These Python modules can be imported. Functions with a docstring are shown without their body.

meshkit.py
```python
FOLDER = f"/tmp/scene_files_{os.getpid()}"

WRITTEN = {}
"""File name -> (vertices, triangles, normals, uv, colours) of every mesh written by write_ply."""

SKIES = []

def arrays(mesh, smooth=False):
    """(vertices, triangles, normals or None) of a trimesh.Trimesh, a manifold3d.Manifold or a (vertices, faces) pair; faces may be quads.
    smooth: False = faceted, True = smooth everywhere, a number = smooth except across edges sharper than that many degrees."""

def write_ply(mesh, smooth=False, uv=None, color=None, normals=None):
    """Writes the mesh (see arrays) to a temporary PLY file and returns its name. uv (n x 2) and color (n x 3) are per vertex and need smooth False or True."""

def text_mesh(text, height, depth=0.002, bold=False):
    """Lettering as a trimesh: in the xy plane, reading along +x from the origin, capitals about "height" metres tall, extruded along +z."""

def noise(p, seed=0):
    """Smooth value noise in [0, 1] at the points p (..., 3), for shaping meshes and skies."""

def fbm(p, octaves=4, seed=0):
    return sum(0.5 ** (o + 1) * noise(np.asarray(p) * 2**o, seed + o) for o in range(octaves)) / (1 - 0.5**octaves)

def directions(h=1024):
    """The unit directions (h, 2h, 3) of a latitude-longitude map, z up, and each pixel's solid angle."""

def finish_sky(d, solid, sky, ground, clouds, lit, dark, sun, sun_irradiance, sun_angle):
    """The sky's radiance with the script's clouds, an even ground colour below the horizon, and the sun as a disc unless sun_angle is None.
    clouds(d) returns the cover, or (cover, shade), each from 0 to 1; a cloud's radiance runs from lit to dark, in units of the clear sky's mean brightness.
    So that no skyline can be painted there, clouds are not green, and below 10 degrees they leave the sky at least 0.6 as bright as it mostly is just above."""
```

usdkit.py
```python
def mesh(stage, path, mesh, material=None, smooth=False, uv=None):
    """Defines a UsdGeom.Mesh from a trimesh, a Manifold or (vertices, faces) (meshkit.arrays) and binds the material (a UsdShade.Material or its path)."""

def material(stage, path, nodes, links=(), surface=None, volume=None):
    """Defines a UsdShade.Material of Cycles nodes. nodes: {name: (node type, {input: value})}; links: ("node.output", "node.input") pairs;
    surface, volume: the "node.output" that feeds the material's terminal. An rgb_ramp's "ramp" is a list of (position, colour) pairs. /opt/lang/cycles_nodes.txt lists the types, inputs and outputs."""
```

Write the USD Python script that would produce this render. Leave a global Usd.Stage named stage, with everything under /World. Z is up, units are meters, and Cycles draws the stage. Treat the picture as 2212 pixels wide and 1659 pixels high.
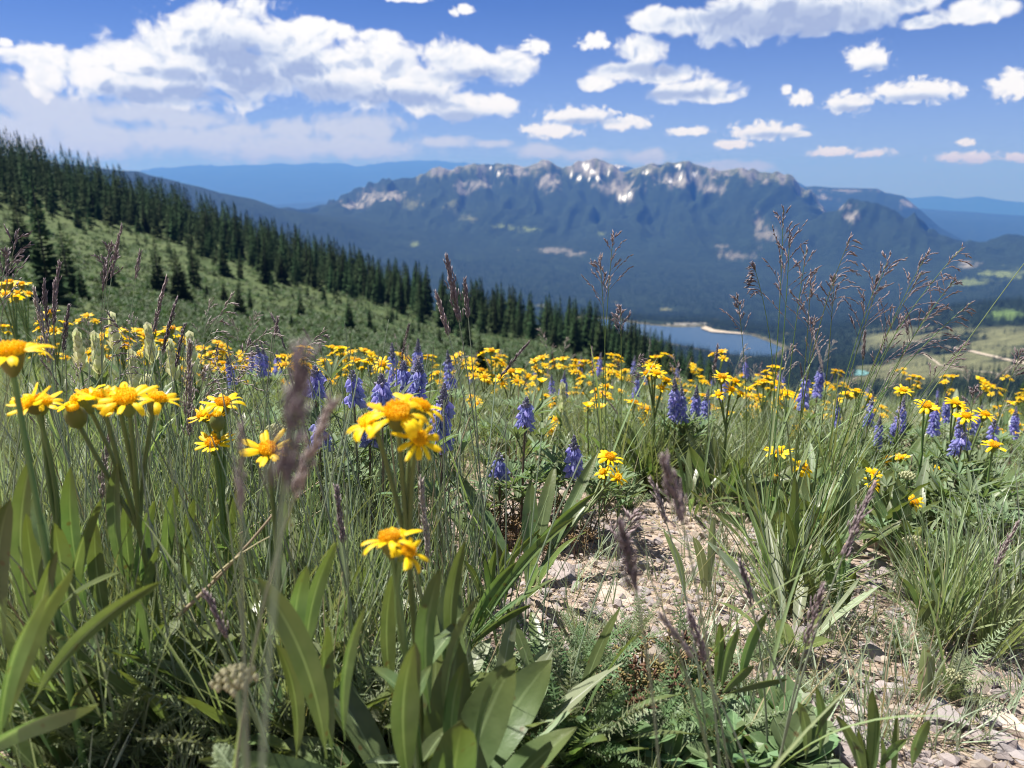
import math, numpy as np
from pxr import Usd, UsdGeom, UsdLux, UsdShade, Sdf, Gf, Vt
from scipy.interpolate import RBFInterpolator, RegularGridInterpolator, PchipInterpolator
from scipy.spatial import ConvexHull
import usdkit, meshkit

stage = Usd.Stage.CreateInMemory()
UsdGeom.SetStageUpAxis(stage, 'Z')
UsdGeom.SetStageMetersPerUnit(stage, 1.0)
world = UsdGeom.Xform.Define(stage, '/World')
stage.SetDefaultPrim(world.GetPrim())
UsdGeom.Scope.Define(stage, '/World/Looks')

# ------------------------------------------------------------------ camera, sun, sky, exposure
EYE = 0.36                      # the phone is held low among the flowers
PITCH = math.radians(15.5)
TX = 0.666                      # tangent of half the horizontal angle
EXPOSURE = 1.2
SUN_EL, SUN_AZ = math.radians(63), math.radians(-58)     # ahead of the camera and to its left
SUN_INT = 1.25
SKY_STRENGTH = 0.05
HAZE_DENSITY = 8.4e-5
FOCUS = 0.86
CLOUD = 9.2
SKY_TINT = (0.245, 0.44, 0.87)
HAZE_COLOR, HAZE_ABSORB = (0.062, 0.210, 0.71), (0.60, 0.42, 0.0)

cam = UsdGeom.Camera.Define(stage, '/World/camera')
cam.CreateFocalLengthAttr(5.7)
cam.CreateHorizontalApertureAttr(2 * 5.7 * TX)
cam.CreateVerticalApertureAttr(2 * 5.7 * TX * 0.75)
cam.CreateFStopAttr(1.9)
cam.CreateFocusDistanceAttr(FOCUS)
cam.CreateExposureAttr(EXPOSURE)
cam.CreateClippingRangeAttr(Gf.Vec2f(0.02, 200000.0))
cam.AddTranslateOp().Set(Gf.Vec3d(0, 0, EYE))
cam.AddRotateXOp().Set(90 - math.degrees(PITCH))

sun = UsdLux.DistantLight.Define(stage, '/World/sun')
sun.CreateIntensityAttr(SUN_INT)
sun.CreateAngleAttr(0.5)
sun.CreateNormalizeAttr(True)
sun.CreateColorAttr(Gf.Vec3f(1.0, 0.95, 0.87))
sdir = np.array([math.sin(SUN_AZ) * math.cos(SUN_EL), math.cos(SUN_AZ) * math.cos(SUN_EL), math.sin(SUN_EL)])
sun.AddRotateZOp().Set(math.degrees(math.atan2(-sdir[0], sdir[1])))
sun.AddRotateXOp().Set(-(90 - math.degrees(SUN_EL)))

# photo coordinates (2212 x 1659) -> direction from the camera; used to find where real things stand
def rays(px, py):
    xc, yc = (np.asarray(px, float) - 1106) / 1106 * TX, (829.5 - np.asarray(py, float)) / 1106 * TX
    c, s = math.cos(PITCH), math.sin(PITCH)
    return np.stack(np.broadcast_arrays(xc, c + s * yc, -s + c * yc), -1)

def at(px, py, dist):
    """The point at forward distance dist (metres along +y) seen at that place of the photo."""
    r = rays(px, py)
    return np.array([0, 0, EYE]) + r * (np.asarray(dist) / r[..., 1])[..., None]

def to_px(p):
    p = np.asarray(p, float) - np.array([0, 0, EYE])
    c, s = math.cos(PITCH), math.sin(PITCH)
    f, u = p[..., 1] * c - p[..., 2] * s, p[..., 1] * s + p[..., 2] * c
    f = np.where(np.abs(f) < 1e-6, 1e-6, f)
    return 1106 + p[..., 0] / f / TX * 1106, 829.5 - u / f / TX * 1106, f

# ------------------------------------------------------------------ sky with clouds (directions on the dome)
def sky_dome():
    N, L = {}, []
    def n(name, kind, **v):
        N[name] = (kind, v); return name
    def link(a, b): L.append((a, b))
    n('tc', 'texture_coordinate')
    n('sep', 'separate_xyz'); link('tc.generated', 'sep.vector')
    n('az', 'math', math_type='arctan2'); link('sep.x', 'az.value1'); link('sep.y', 'az.value2')
    n('el', 'math', math_type='arcsine'); link('sep.z', 'el.value1')
    n('ae', 'combine_xyz', z=0.0); link('az.value', 'ae.x'); link('el.value', 'ae.y')
    # billows: rounded puffs (inverted cell distances at several scales) roughened by noise, sampled here and a little towards the light
    n('stretch', 'vector_math', math_type='multiply', vector2=(1.0, 1.12, 1.0)); link('ae.vector', 'stretch.vector1')
    n('warp', 'noise_texture', dimensions='2D', scale=16.0, detail=3.0, roughness=0.5); link('stretch.vector', 'warp.vector')
    n('wsub', 'vector_math', math_type='multiply_add', vector2=(0.040, 0.028, 0.0), vector3=(-0.020, -0.014, 0.0)); link('warp.color', 'wsub.vector1')
    n('wp', 'vector_math', math_type='add'); link('stretch.vector', 'wp.vector1'); link('wsub.vector', 'wp.vector2')
    n('up', 'vector_math', math_type='add', vector2=(-0.005, 0.013, 0.0)); link('wp.vector', 'up.vector1')
    def billow(tag, src):
        n(tag + 'v', 'voronoi_texture', dimensions='2D', feature='smooth_f1', smoothness=0.25, scale=20.0, detail=2.4, roughness=0.55, lacunarity=2.3, use_normalize=True); link(src, tag + 'v.vector')
        n(tag + 'n', 'noise_texture', dimensions='2D', scale=60.0, detail=5.0, roughness=0.55); link(src, tag + 'n.vector')
        n(tag + 'i', 'math', math_type='multiply_add', value2=-1.15, value3=0.86); link(tag + 'v.distance', tag + 'i.value1')
        n(tag + 'm', 'math', math_type='multiply_add', value2=0.38, value3=-0.19); link(tag + 'n.fac', tag + 'm.value1')
        n(tag, 'math', math_type='add'); link(tag + 'i.value', tag + '.value1'); link(tag + 'm.value', tag + '.value2')
        return tag + '.value'
    b1, b2 = billow('ba', 'wp.vector'), billow('bb', 'up.vector')
    n('nz3', 'noise_texture', dimensions='2D', scale=9.0, detail=3.0, roughness=0.5); link('stretch.vector', 'nz3.vector')
    def blob(px, py, rx, ry):
        d = rays(px, py); d = d / np.linalg.norm(d)
        a, e = math.atan2(d[0], d[1]), math.asin(d[2])
        d2 = rays(px + rx, py); d2 /= np.linalg.norm(d2)
        d3 = rays(px, py - ry); d3 /= np.linalg.norm(d3)
        ra, re = abs(math.atan2(d2[0], d2[1]) - a), abs(math.asin(d3[2]) - e)
        return a, e, ra, re
    def union(tag, items, smooth):
        last = None
        for i, (px, py, rx, ry) in enumerate(items):
            a, e, ra, re = blob(px, py, rx, ry)
            n(f'{tag}m{i}', 'vector_math', math_type='multiply_add', vector2=(1 / ra, 1 / re, 0.0), vector3=(-a / ra, -e / re, 0.0)); link('ae.vector', f'{tag}m{i}.vector1')
            n(f'{tag}l{i}', 'vector_math', math_type='length'); link(f'{tag}m{i}.vector', f'{tag}l{i}.vector1')
            if last is None: last = f'{tag}l{i}.value'
            else:
                n(f'{tag}u{i}', 'math', math_type='smoothmin', value3=smooth); link(last, f'{tag}u{i}.value1'); link(f'{tag}l{i}.value', f'{tag}u{i}.value2')
                last = f'{tag}u{i}.value'
        return last
    def mth(name, kind, a=None, b=None, **v):
        n(name, 'math', math_type=kind, **v)
        for s, k in ((a, 'value1'), (b, 'value2')):
            if isinstance(s, str): link(s, f'{name}.{k}')
            elif s is not None: N[name][1][k] = float(s)
        return name + '.value'
    def ramp(name, src, lo, hi, kind='smoothstep', to=(0, 1)):
        n(name, 'map_range', range_type=kind, from_min=lo, from_max=hi, to_min=float(to[0]), to_max=float(to[1]), clamp=True); link(src, name + '.value')
        return name + '.result'
    cum = [(450, 140, 200, 80), (640, 150, 170, 65), (250, 155, 170, 55), (900, 180, 130, 50), (820, 140, 120, 45), (520, 62, 120, 80), (400, 100, 120, 60), (290, 120, 110, 55), (620, 95, 110, 60), (170, 130, 120, 40), (560, 165, 220, 65), (330, 175, 200, 50), (720, 155, 130, 60), (800, 185, 130, 45),
           (690, 62, 75, 26), (822, 80, 42, 20), (90, 125, 80, 25), (955, 125, 70, 45), (1015, 135, 60, 35), (1105, 145, 62, 45), (1010, 225, 90, 32), (930, 225, 70, 24),
           (1650, 35, 200, 50), (1780, 25, 150, 50), (1500, 45, 80, 30), (1425, 40, 60, 24), (1900, 5, 130, 26), (2130, 20, 90, 30), (1990, 50, 40, 14),
           (1375, 115, 62, 34), (1350, 150, 75, 30), (1430, 165, 80, 24), (1290, 178, 45, 16), (1480, 195, 100, 24), (1540, 212, 50, 14)]
    small = [(1285, 88, 34, 18), (1155, 100, 32, 18), (1880, 125, 52, 28), (1732, 212, 30, 16), (1700, 195, 14, 10), (1835, 222, 52, 22), (1975, 197, 104, 26), (2190, 182, 55, 30), (1250, 250, 75, 20), (1350, 265, 65, 15), (1190, 282, 60, 18),
             (1655, 282, 76, 20), (1728, 289, 26, 8), (1490, 283, 44, 10), (1578, 312, 46, 10), (1800, 328, 54, 10), (1888, 330, 40, 11), (2105, 340, 80, 13), (2080, 307, 24, 9), (2198, 340, 24, 10), (830, 90, 28, 10), (1000, 22, 26, 12), (8, 92, 16, 10), (880, 0, 50, 6)]
    hazy = [(40, 200, 90, 40), (120, 235, 180, 34), (300, 245, 150, 30), (420, 262, 110, 24), (620, 282, 90, 30), (712, 275, 75, 34), (810, 275, 65, 34), (520, 285, 120, 24), (960, 308, 80, 14), (1060, 310, 50, 10), (1170, 328, 70, 18), (1275, 335, 80, 18), (1395, 340, 70, 18), (1560, 360, 130, 16), (250, 300, 300, 50), (650, 318, 300, 34), (60, 270, 200, 60), (450, 300, 200, 40)]
    fc, fs, fh = union('c', cum, 0.22), union('s', small, 0.05), union('h', hazy, 0.3)
    fcs = mth('fmin', 'minimum', fc, 9.0)
    n('svor', 'voronoi_texture', dimensions='2D', feature='smooth_f1', smoothness=0.25, scale=52.0, detail=2.0, roughness=0.55, lacunarity=2.3, use_normalize=True); link('wp.vector', 'svor.vector')
    n('nzs', 'noise_texture', dimensions='2D', scale=130.0, detail=4.0, roughness=0.55); link('wp.vector', 'nzs.vector')
    s1_ = mth('s1_', 'multiply_add', 'svor.distance', -1.9, value3=0.80)
    s2_ = mth('s2_', 'multiply_add', 'nzs.fac', 0.9, value3=-0.45)
    sn = mth('sn', 'add', s1_, s2_)
    sd = mth('sd', 'subtract', sn, fs)
    scov = ramp('scov', sd, -1.0, -0.40)
    # beyond the frame the same fair-weather cumulus goes on
    n('far', 'noise_texture', dimensions='3D', scale=4.2, detail=2.0, roughness=0.5)
    n('flat', 'vector_math', math_type='multiply', vector2=(1.0, 1.0, 2.4)); link('tc.generated', 'flat.vector1'); link('flat.vector', 'far.vector')
    fgen = mth('fgen', 'multiply_add', 'far.fac', -7.0, value3=4.95)
    absaz = mth('absaz', 'absolute', 'az.value')
    ina, ine = ramp('ina', absaz, 0.60, 0.78), ramp('ine', 'el.value', 0.24, 0.36)
    outside = mth('outside', 'maximum', ina, ine)
    gate = mth('gate', 'multiply_add', outside, -3.0, value3=3.0)
    fg = mth('fg', 'add', fgen, gate)
    fall = mth('fall', 'minimum', fcs, fg)
    # density = 1 - distance + noise
    nn = mth('nn', 'multiply_add', b1, 1.7, value3=-0.72)
    nb = mth('nb', 'multiply_add', 'nz3.fac', 0.9, value3=-0.45)
    nsum = mth('nsum', 'add', nn, nb)
    dens = mth('dens', 'subtract', nsum, fall)
    cov1 = ramp('cov1', dens, -1.02, -0.55)
    cover = mth('cover', 'maximum', cov1, scov)
    hd = mth('hd', 'subtract', nsum, fh)
    hcov = ramp('hcov', hd, -1.05, -0.25, to=(0, 0.66))
    # light: tops bright, undersides grey
    rel = mth('rel', 'subtract', b1, b2)
    dark = [(520, 120, 85, 40), (560, 178, 110, 28), (460, 205, 110, 20), (710, 200, 90, 24), (320, 208, 90, 18), (850, 212, 90, 16), (1035, 165, 90, 14), (650, 150, 50, 18), (380, 160, 50, 14), (1000, 255, 60, 16), (1700, 52, 210, 38), (1560, 40, 80, 20), (1400, 150, 90, 12), (1440, 205, 90, 10), (1975, 212, 80, 9), (1835, 236, 40, 8), (1655, 293, 60, 7), (1880, 148, 36, 9), (1260, 263, 70, 7)]
    fd = union('d', dark, 0.25)
    fdn = mth('fdn', 'subtract', nn, fd)
    sh1 = ramp('sh1', fdn, -1.8, -0.05, to=(0, 0.9))
    rel2 = ramp('rel2', rel, -0.24, 0.06, kind='linear', to=(0.75, 0.0))
    thick = ramp('thick', dens, -1.0, -0.4)
    rel3 = mth('rel3', 'multiply', rel2, thick)
    shade = mth('shade', 'add', sh1, rel3, use_clamp=True)
    n('ccol', 'rgb_ramp', ramp=[(0.0, (1.0, 1.0, 1.0)), (0.35, (0.84, 0.88, 0.95)), (0.7, (0.56, 0.64, 0.81)), (1.0, (0.38, 0.46, 0.68))]); link(shade, 'ccol.fac')
    n('cstr', 'vector_math', math_type='scale', scale=CLOUD); link('ccol.color', 'cstr.vector1')
    n('hcol', 'color', value=(0.78 * CLOUD, 0.79 * CLOUD, 0.81 * CLOUD))
    n('sky', 'sky_texture', sky_type='single_scattering', sun_disc=False, sun_elevation=SUN_EL, sun_rotation=SUN_AZ, altitude=3300.0, air_density=1.0, aerosol_density=0.55, ozone_density=1.6)
    n('tint', 'mix', mix_type='multiply', fac=1.0, color2=SKY_TINT); link('sky.color', 'tint.color1')
    low = ramp('low', 'el.value', 0.0, 0.30, kind='linear', to=(0.92, 0.0)); lo2 = mth('lo2', 'power', low, 2.0)
    n('hzn', 'mix', color2=(3.5, 4.6, 7.4)); link(lo2, 'hzn.fac'); link('tint.color', 'hzn.color1')
    n('m1', 'mix', mix_type='mix'); link(hcov, 'm1.fac'); link('hzn.color', 'm1.color1'); link('hcol.color', 'm1.color2')
    n('m2', 'mix', mix_type='mix'); link(cover, 'm2.fac'); link('m1.color', 'm2.color1'); link('cstr.vector', 'm2.color2')
    n('bg', 'background_shader', strength=SKY_STRENGTH); link('m2.color', 'bg.color')
    m = usdkit.material(stage, '/World/Looks/sky_look', N, L, surface='bg.background')
    d = UsdLux.DomeLight.Define(stage, '/World/sky')
    UsdShade.MaterialBindingAPI.Apply(d.GetPrim()).Bind(m)
    p = d.GetPrim()
    p.SetCustomDataByKey('kind', 'structure'); p.SetCustomDataByKey('label', 'blue summer sky with white cumulus clouds'); p.SetCustomDataByKey('category', 'sky')

sky_dome()

# ------------------------------------------------------------------ helpers
used = {}
def fresh(parent, name):
    path = f'{parent}/{name}'
    k = used.get(path, 0); used[path] = k + 1
    return path if k == 0 else f'{path}_{k:03d}'

def tag(prim, label=None, cat=None, group=None, kind=None):
    p = prim.GetPrim() if hasattr(prim, 'GetPrim') else prim
    for k, v in (('label', label), ('category', cat), ('group', group), ('kind', kind)):
        if v: p.SetCustomDataByKey(k, v)
    return p

def thing(name, label, cat, loc=(0, 0, 0), rotz=0.0, scale=1.0, group=None, kind=None):
    path = fresh('/World', name)
    x = UsdGeom.Xform.Define(stage, path)
    x.AddTranslateOp().Set(Gf.Vec3d(*map(float, loc))); x.AddRotateZOp().Set(math.degrees(rotz)); x.AddScaleOp().Set(Gf.Vec3f(scale))
    tag(x, label, cat, group, kind)
    return path

def copy_of(first, name, label, cat, loc, rotz=0.0, scale=1.0, group=None):
    path = fresh('/World', name)
    x = UsdGeom.Xform.Define(stage, path)
    x.GetPrim().GetReferences().AddInternalReference(first)
    for op in UsdGeom.Xformable(x).GetOrderedXformOps():
        t = op.GetOpType()
        if t == UsdGeom.XformOp.TypeTranslate: op.Set(Gf.Vec3d(*map(float, loc)))
        elif t == UsdGeom.XformOp.TypeRotateZ: op.Set(math.degrees(rotz))
        elif t == UsdGeom.XformOp.TypeScale: op.Set(Gf.Vec3f(scale))
    x.GetPrim().SetInstanceable(True)
    tag(x, label, cat, group)
    return path

class MB:
    """Collects shells and becomes one mesh."""
    def __init__(s): s.v, s.f, s.uv, s.n = [], [], [], 0
    def add(s, v, f, uv=None):
        v = np.asarray(v, float); f = np.asarray(f, int)
        if f.shape[1] == 4: f = np.vstack([f[:, [0, 1, 2]], f[:, [0, 2, 3]]])
        s.v.append(v); s.f.append(f + s.n); s.uv.append(np.zeros((len(v), 2)) if uv is None else np.asarray(uv, float)); s.n += len(v)
        return s
    def moved(s, p, R=None, k=1.0):
        v, f, uv = s.arrays()
        v = v * k
        if R is not None: v = v @ np.asarray(R).T
        m = MB(); m.add(v + np.asarray(p), f, uv); return m
    def join(s, o): 
        v, f, uv = o.arrays(); s.add(v, f, uv); return s
    def arrays(s): return np.vstack(s.v), np.vstack(s.f), np.vstack(s.uv)
    def build(s, parent, name, mat, smooth=True, label=None, kind=None):
        v, f, uv = s.arrays()
        path = fresh(parent, name)
        m = usdkit.mesh(stage, path, (v, f), '/World/Looks/' + mat, smooth=smooth, uv=uv if smooth in (True, False) else None)
        if label or kind: tag(m, label, None, None, kind)
        return path

def unit(v):
    v = np.asarray(v, float); return v / (np.linalg.norm(v, axis=-1, keepdims=True) + 1e-12)

def grid_faces(nu, nv, closed=False):
    """Quads of a grid with nu rows and nv columns."""
    i, j = np.meshgrid(np.arange(nu - 1), np.arange(nv if closed else nv - 1), indexing='ij')
    a, b = i * nv + j, i * nv + (j + 1) % nv
    return np.stack([a, b, b + nv, a + nv], -1).reshape(-1, 4)

def tube(points, radii, sides=6, cap=True):
    p = np.asarray(points, float); r = np.broadcast_to(np.asarray(radii, float), (len(p),))
    t = unit(np.gradient(p, axis=0))
    ref = np.array([1.0, 0.13, 0.07]) if abs(t[:, 0]).mean() < 0.8 else np.array([0.1, 1.0, 0.05])
    a = unit(np.cross(t, ref)); b = np.cross(t, a)
    ang = np.arange(sides) * 2 * np.pi / sides
    v = p[:, None] + r[:, None, None] * (np.cos(ang)[None, :, None] * a[:, None] + np.sin(ang)[None, :, None] * b[:, None])
    u = np.stack(np.broadcast_arrays(np.linspace(0, 1, len(p))[:, None], ang[None] / 6.283), -1)[..., ::-1]
    f = grid_faces(len(p), sides, True)
    v, u = v.reshape(-1, 3), u.reshape(-1, 2)
    return v, f, u

def bezier(p0, p1, p2, n):
    t = np.linspace(0, 1, n)[:, None]
    return (1 - t) ** 2 * np.asarray(p0) + 2 * t * (1 - t) * np.asarray(p1) + t * t * np.asarray(p2)

def leaf(base, az, elev, length, width, bend=-0.4, fold=0.35, twist=0.0, nu=9, nv=5, shape=(0.75, 0.8), wave=0.0, rng=None, petiole=0.0, turn=0.0):
    """A blade that leaves base towards azimuth az at elevation elev and bends (radians over its length)."""
    u = np.linspace(0, 1, nu)
    th = elev + bend * u ** 1.3
    ds = length / (nu - 1)
    h = np.concatenate([[0], np.cumsum(np.cos(th[:-1]) * ds)]); z = np.concatenate([[0], np.cumsum(np.sin(th[:-1]) * ds)])
    d = np.array([math.cos(az), math.sin(az), 0]); s0 = np.array([-math.sin(az), math.cos(az), 0])
    c = np.asarray(base, float) + h[:, None] * d + z[:, None] * np.array([0, 0, 1.0])
    t = np.cos(th)[:, None] * d + np.sin(th)[:, None] * np.array([0, 0, 1.0])
    nrm = np.cross(s0, t) * -1.0
    tw = turn + twist * u
    s = np.cos(tw)[:, None] * s0 + np.sin(tw)[:, None] * nrm; nn = -np.sin(tw)[:, None] * s0 + np.cos(tw)[:, None] * nrm
    a, b = shape
    uu = np.clip((u - petiole) / (1 - petiole), 0, 1)
    w = uu ** a * (1 - uu) ** b; w = w / w.max() * width * 0.5
    w = np.maximum(w, 0.05 * width * (u < petiole + 0.05)); w[-1] = width * 0.01
    j = np.linspace(-1, 1, nv)
    wob = 0
    if wave and rng is not None: wob = wave * width * np.sin(u[:, None] * rng.uniform(9, 16) + j[None] * 1.3 + rng.uniform(0, 6)) * np.abs(j)[None] 
    off = np.abs(j)[None] * w[:, None] * math.sin(fold) + wob
    v = c[:, None] + s[:, None] * (j[None] * w[:, None] * math.cos(fold))[..., None] + nn[:, None] * np.asarray(off)[..., None]
    uv = np.stack(np.broadcast_arrays(j[None] * 0.5 + 0.5, u[:, None]), -1)
    return v.reshape(-1, 3), grid_faces(nu, nv), uv.reshape(-1, 2)

def dome(r, h, rings=4, segs=10, lo=0.0):
    """A cap: from the rim (radius r, height 0) up to height h; lo below 0 continues under the rim."""
    th = np.linspace(lo, 1, rings) * np.pi / 2
    v = [[r * math.cos(t) * math.cos(a), r * math.cos(t) * math.sin(a), h * math.sin(t)] for t in th for a in np.arange(segs) * 2 * np.pi / segs]
    return np.array(v), grid_faces(rings, segs, True)

def rot_to(d):
    """A rotation that takes +z to direction d."""
    d = unit(d); ref = np.array([1.0, 0, 0]) if abs(d[0]) < 0.9 else np.array([0, 1.0, 0])
    x = unit(np.cross(ref, d)); y = np.cross(d, x)
    return np.stack([x, y, d], 1)

def rotz(a): return np.array([[math.cos(a), -math.sin(a), 0], [math.sin(a), math.cos(a), 0], [0, 0, 1.0]])

def scatter(name, protos, pos, yaw, scale, index, label, cat, tilt=None, kind='stuff'):
    """protos: list of (name, MB, material, smooth)."""
    path = fresh('/World', name)
    pi = UsdGeom.PointInstancer.Define(stage, path)
    targets = []
    for nm, mb, mat, sm in protos:
        targets.append(Sdf.Path(mb.build(path, nm, mat, sm)))
    pi.CreatePrototypesRel().SetTargets(targets)
    pi.CreatePositionsAttr(Vt.Vec3fArray.FromNumpy(np.ascontiguousarray(pos, np.float32)))
    pi.CreateProtoIndicesAttr(Vt.IntArray.FromNumpy(np.ascontiguousarray(index, np.int32)))
    sc = np.asarray(scale, np.float32)
    if sc.ndim == 1: sc = np.repeat(sc[:, None], 3, 1)
    pi.CreateScalesAttr(Vt.Vec3fArray.FromNumpy(np.ascontiguousarray(sc)))
    yaw = np.asarray(yaw, float)
    q = np.stack([np.cos(yaw / 2), 0 * yaw, 0 * yaw, np.sin(yaw / 2)], 1)
    if tilt is not None:                       # (n, 2) small rotations about x and y before the yaw
        tx, ty = np.asarray(tilt, float).T / 2
        w1, x1, y1, z1 = np.cos(tx) * np.cos(ty), np.sin(tx) * np.cos(ty), np.cos(tx) * np.sin(ty), -np.sin(tx) * np.sin(ty)
        w0, z0 = q[:, 0], q[:, 3]
        q = np.stack([w0 * w1 - z0 * z1, w0 * x1 - z0 * y1, w0 * y1 + z0 * x1, w0 * z1 + z0 * w1], 1)
    pi.CreateOrientationsAttr(Vt.QuathArray([Gf.Quath(float(a), float(b), float(c), float(d)) for a, b, c, d in q]))
    tag(pi, label, cat, None, kind)
    return path
# ------------------------------------------------------------------ materials
def mat(name, nodes, links, surface='out.BSDF', volume=None):
    return usdkit.material(stage, '/World/Looks/' + name, nodes, links, surface=surface, volume=volume)

def leafy(name, col, light, trans=0.38, rough=0.5, vein=0.0, scale=40.0, spec=0.35, var=0.25, tip=None, hue=0.03, through=(1.15, 1.2, 0.55)):
    """A plant surface: colour varies between plants and along the blade, and sunlight comes through it. vein: how much paler the midrib is."""
    N = {'oi': ('object_info', {}), 'tc': ('texture_coordinate', {}), 'uv': ('separate_xyz', {}), 'geo': ('geometry', {}),
         'nz': ('noise_texture', {'scale': scale, 'detail': 3.0}),
         'mx': ('mix', {'color1': col, 'color2': light}), 'ad': ('math', {'math_type': 'multiply_add', 'value2': 0.8}), 'ri': ('math', {'math_type': 'multiply', 'value2': 0.5}),
         'hv': ('hsv', {'saturation': 1.0}), 'va': ('map_range', {'to_min': 1 - var, 'to_max': 1 + var}), 'hu': ('map_range', {'to_min': 0.5 - hue, 'to_max': 0.5 + hue}),
         'p': ('principled_bsdf', {'roughness': rough, 'specular_ior_level': spec}), 'tr': ('translucent_bsdf', {}), 'tcx': ('mix', {'mix_type': 'multiply', 'fac': 1.0, 'color2': through}),
         'out': ('mix_closure', {'fac': trans})}
    L = [('tc.object', 'nz.vector'), ('tc.UV', 'uv.vector'), ('geo.random_per_island', 'ri.value1'), ('nz.fac', 'ad.value1'), ('ri.value', 'ad.value3'), ('ad.value', 'mx.fac'), ('oi.random', 'va.value'), ('oi.random', 'hu.value'),
         ('mx.color', 'hv.color'), ('va.result', 'hv.value'), ('hu.result', 'hv.hue')]
    last = 'hv.color'
    if vein:
        N.update({'c': ('math', {'math_type': 'subtract', 'value2': 0.5}), 'ab': ('math', {'math_type': 'absolute'}), 'ln': ('map_range', {'from_min': 0.012, 'from_max': 0.055, 'to_min': vein, 'to_max': 0.0, 'clamp': True}), 'vx': ('mix', {'color2': tuple(min(0.6, 2.2 * c + 0.05) for c in light)})})
        L += [('uv.x', 'c.value1'), ('c.value', 'ab.value1'), ('ab.value', 'ln.value'), ('ln.result', 'vx.fac'), (last, 'vx.color1')]
        last = 'vx.color'
        N.update({'sv': ('voronoi_texture', {'scale': 75.0, 'feature': 'f1'}), 'sm': ('map_range', {'from_min': 0.09, 'from_max': 0.17, 'to_min': 0.75, 'to_max': 0.0, 'clamp': True}), 'sp': ('mix', {'color2': (0.11, 0.075, 0.03)})})     # rusty specks
        L += [('tc.object', 'sv.vector'), ('sv.distance', 'sm.value'), ('sm.result', 'sp.fac'), (last, 'sp.color1')]
        last = 'sp.color'
        N.update({'wv': ('noise_texture', {'scale': 260.0, 'detail': 2.0}), 'bp': ('bump', {'strength': 0.35, 'distance': 0.0006})})
        L += [('tc.object', 'wv.vector'), ('wv.fac', 'bp.height'), ('bp.normal', 'p.normal')]
    if tip:
        N.update({'tr1': ('map_range', {'from_min': 0.55, 'from_max': 1.0, 'clamp': True}), 'tx': ('mix', {'color2': tip})})
        L += [('uv.y', 'tr1.value'), ('tr1.result', 'tx.fac'), (last, 'tx.color1')]; last = 'tx.color'
    L += [(last, 'p.base_color'), (last, 'tcx.color1'), ('tcx.color', 'tr.color'), ('p.BSDF', 'out.closure1'), ('tr.BSDF', 'out.closure2')]
    return mat(name, N, L, 'out.closure')

leafy('leaf_green', (0.060, 0.110, 0.040), (0.190, 0.250, 0.120), 0.36, 0.36, vein=0.35, scale=70, spec=0.5, tip=(0.10, 0.125, 0.035))
leafy('leaf_grey', (0.180, 0.230, 0.135), (0.330, 0.380, 0.250), 0.30, 0.55, vein=0.4, scale=30, spec=0.5)
leafy('lupine_leaf', (0.100, 0.155, 0.078), (0.200, 0.260, 0.145), 0.32, 0.6, vein=0.35, scale=40, spec=0.22)
leafy('grass_green', (0.165, 0.215, 0.095), (0.340, 0.390, 0.215), 0.34, 0.42, scale=6, spec=0.5, var=0.35, hue=0.04)
leafy('grass_blue', (0.195, 0.245, 0.175), (0.400, 0.450, 0.335), 0.28, 0.42, scale=6, spec=0.55, var=0.35)
leafy('grass_dry', (0.290, 0.235, 0.150), (0.480, 0.405, 0.280), 0.25, 0.6, scale=6, var=0.3)
leafy('stem_green', (0.085, 0.145, 0.040), (0.160, 0.225, 0.075), 0.10, 0.5, scale=20)
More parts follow.
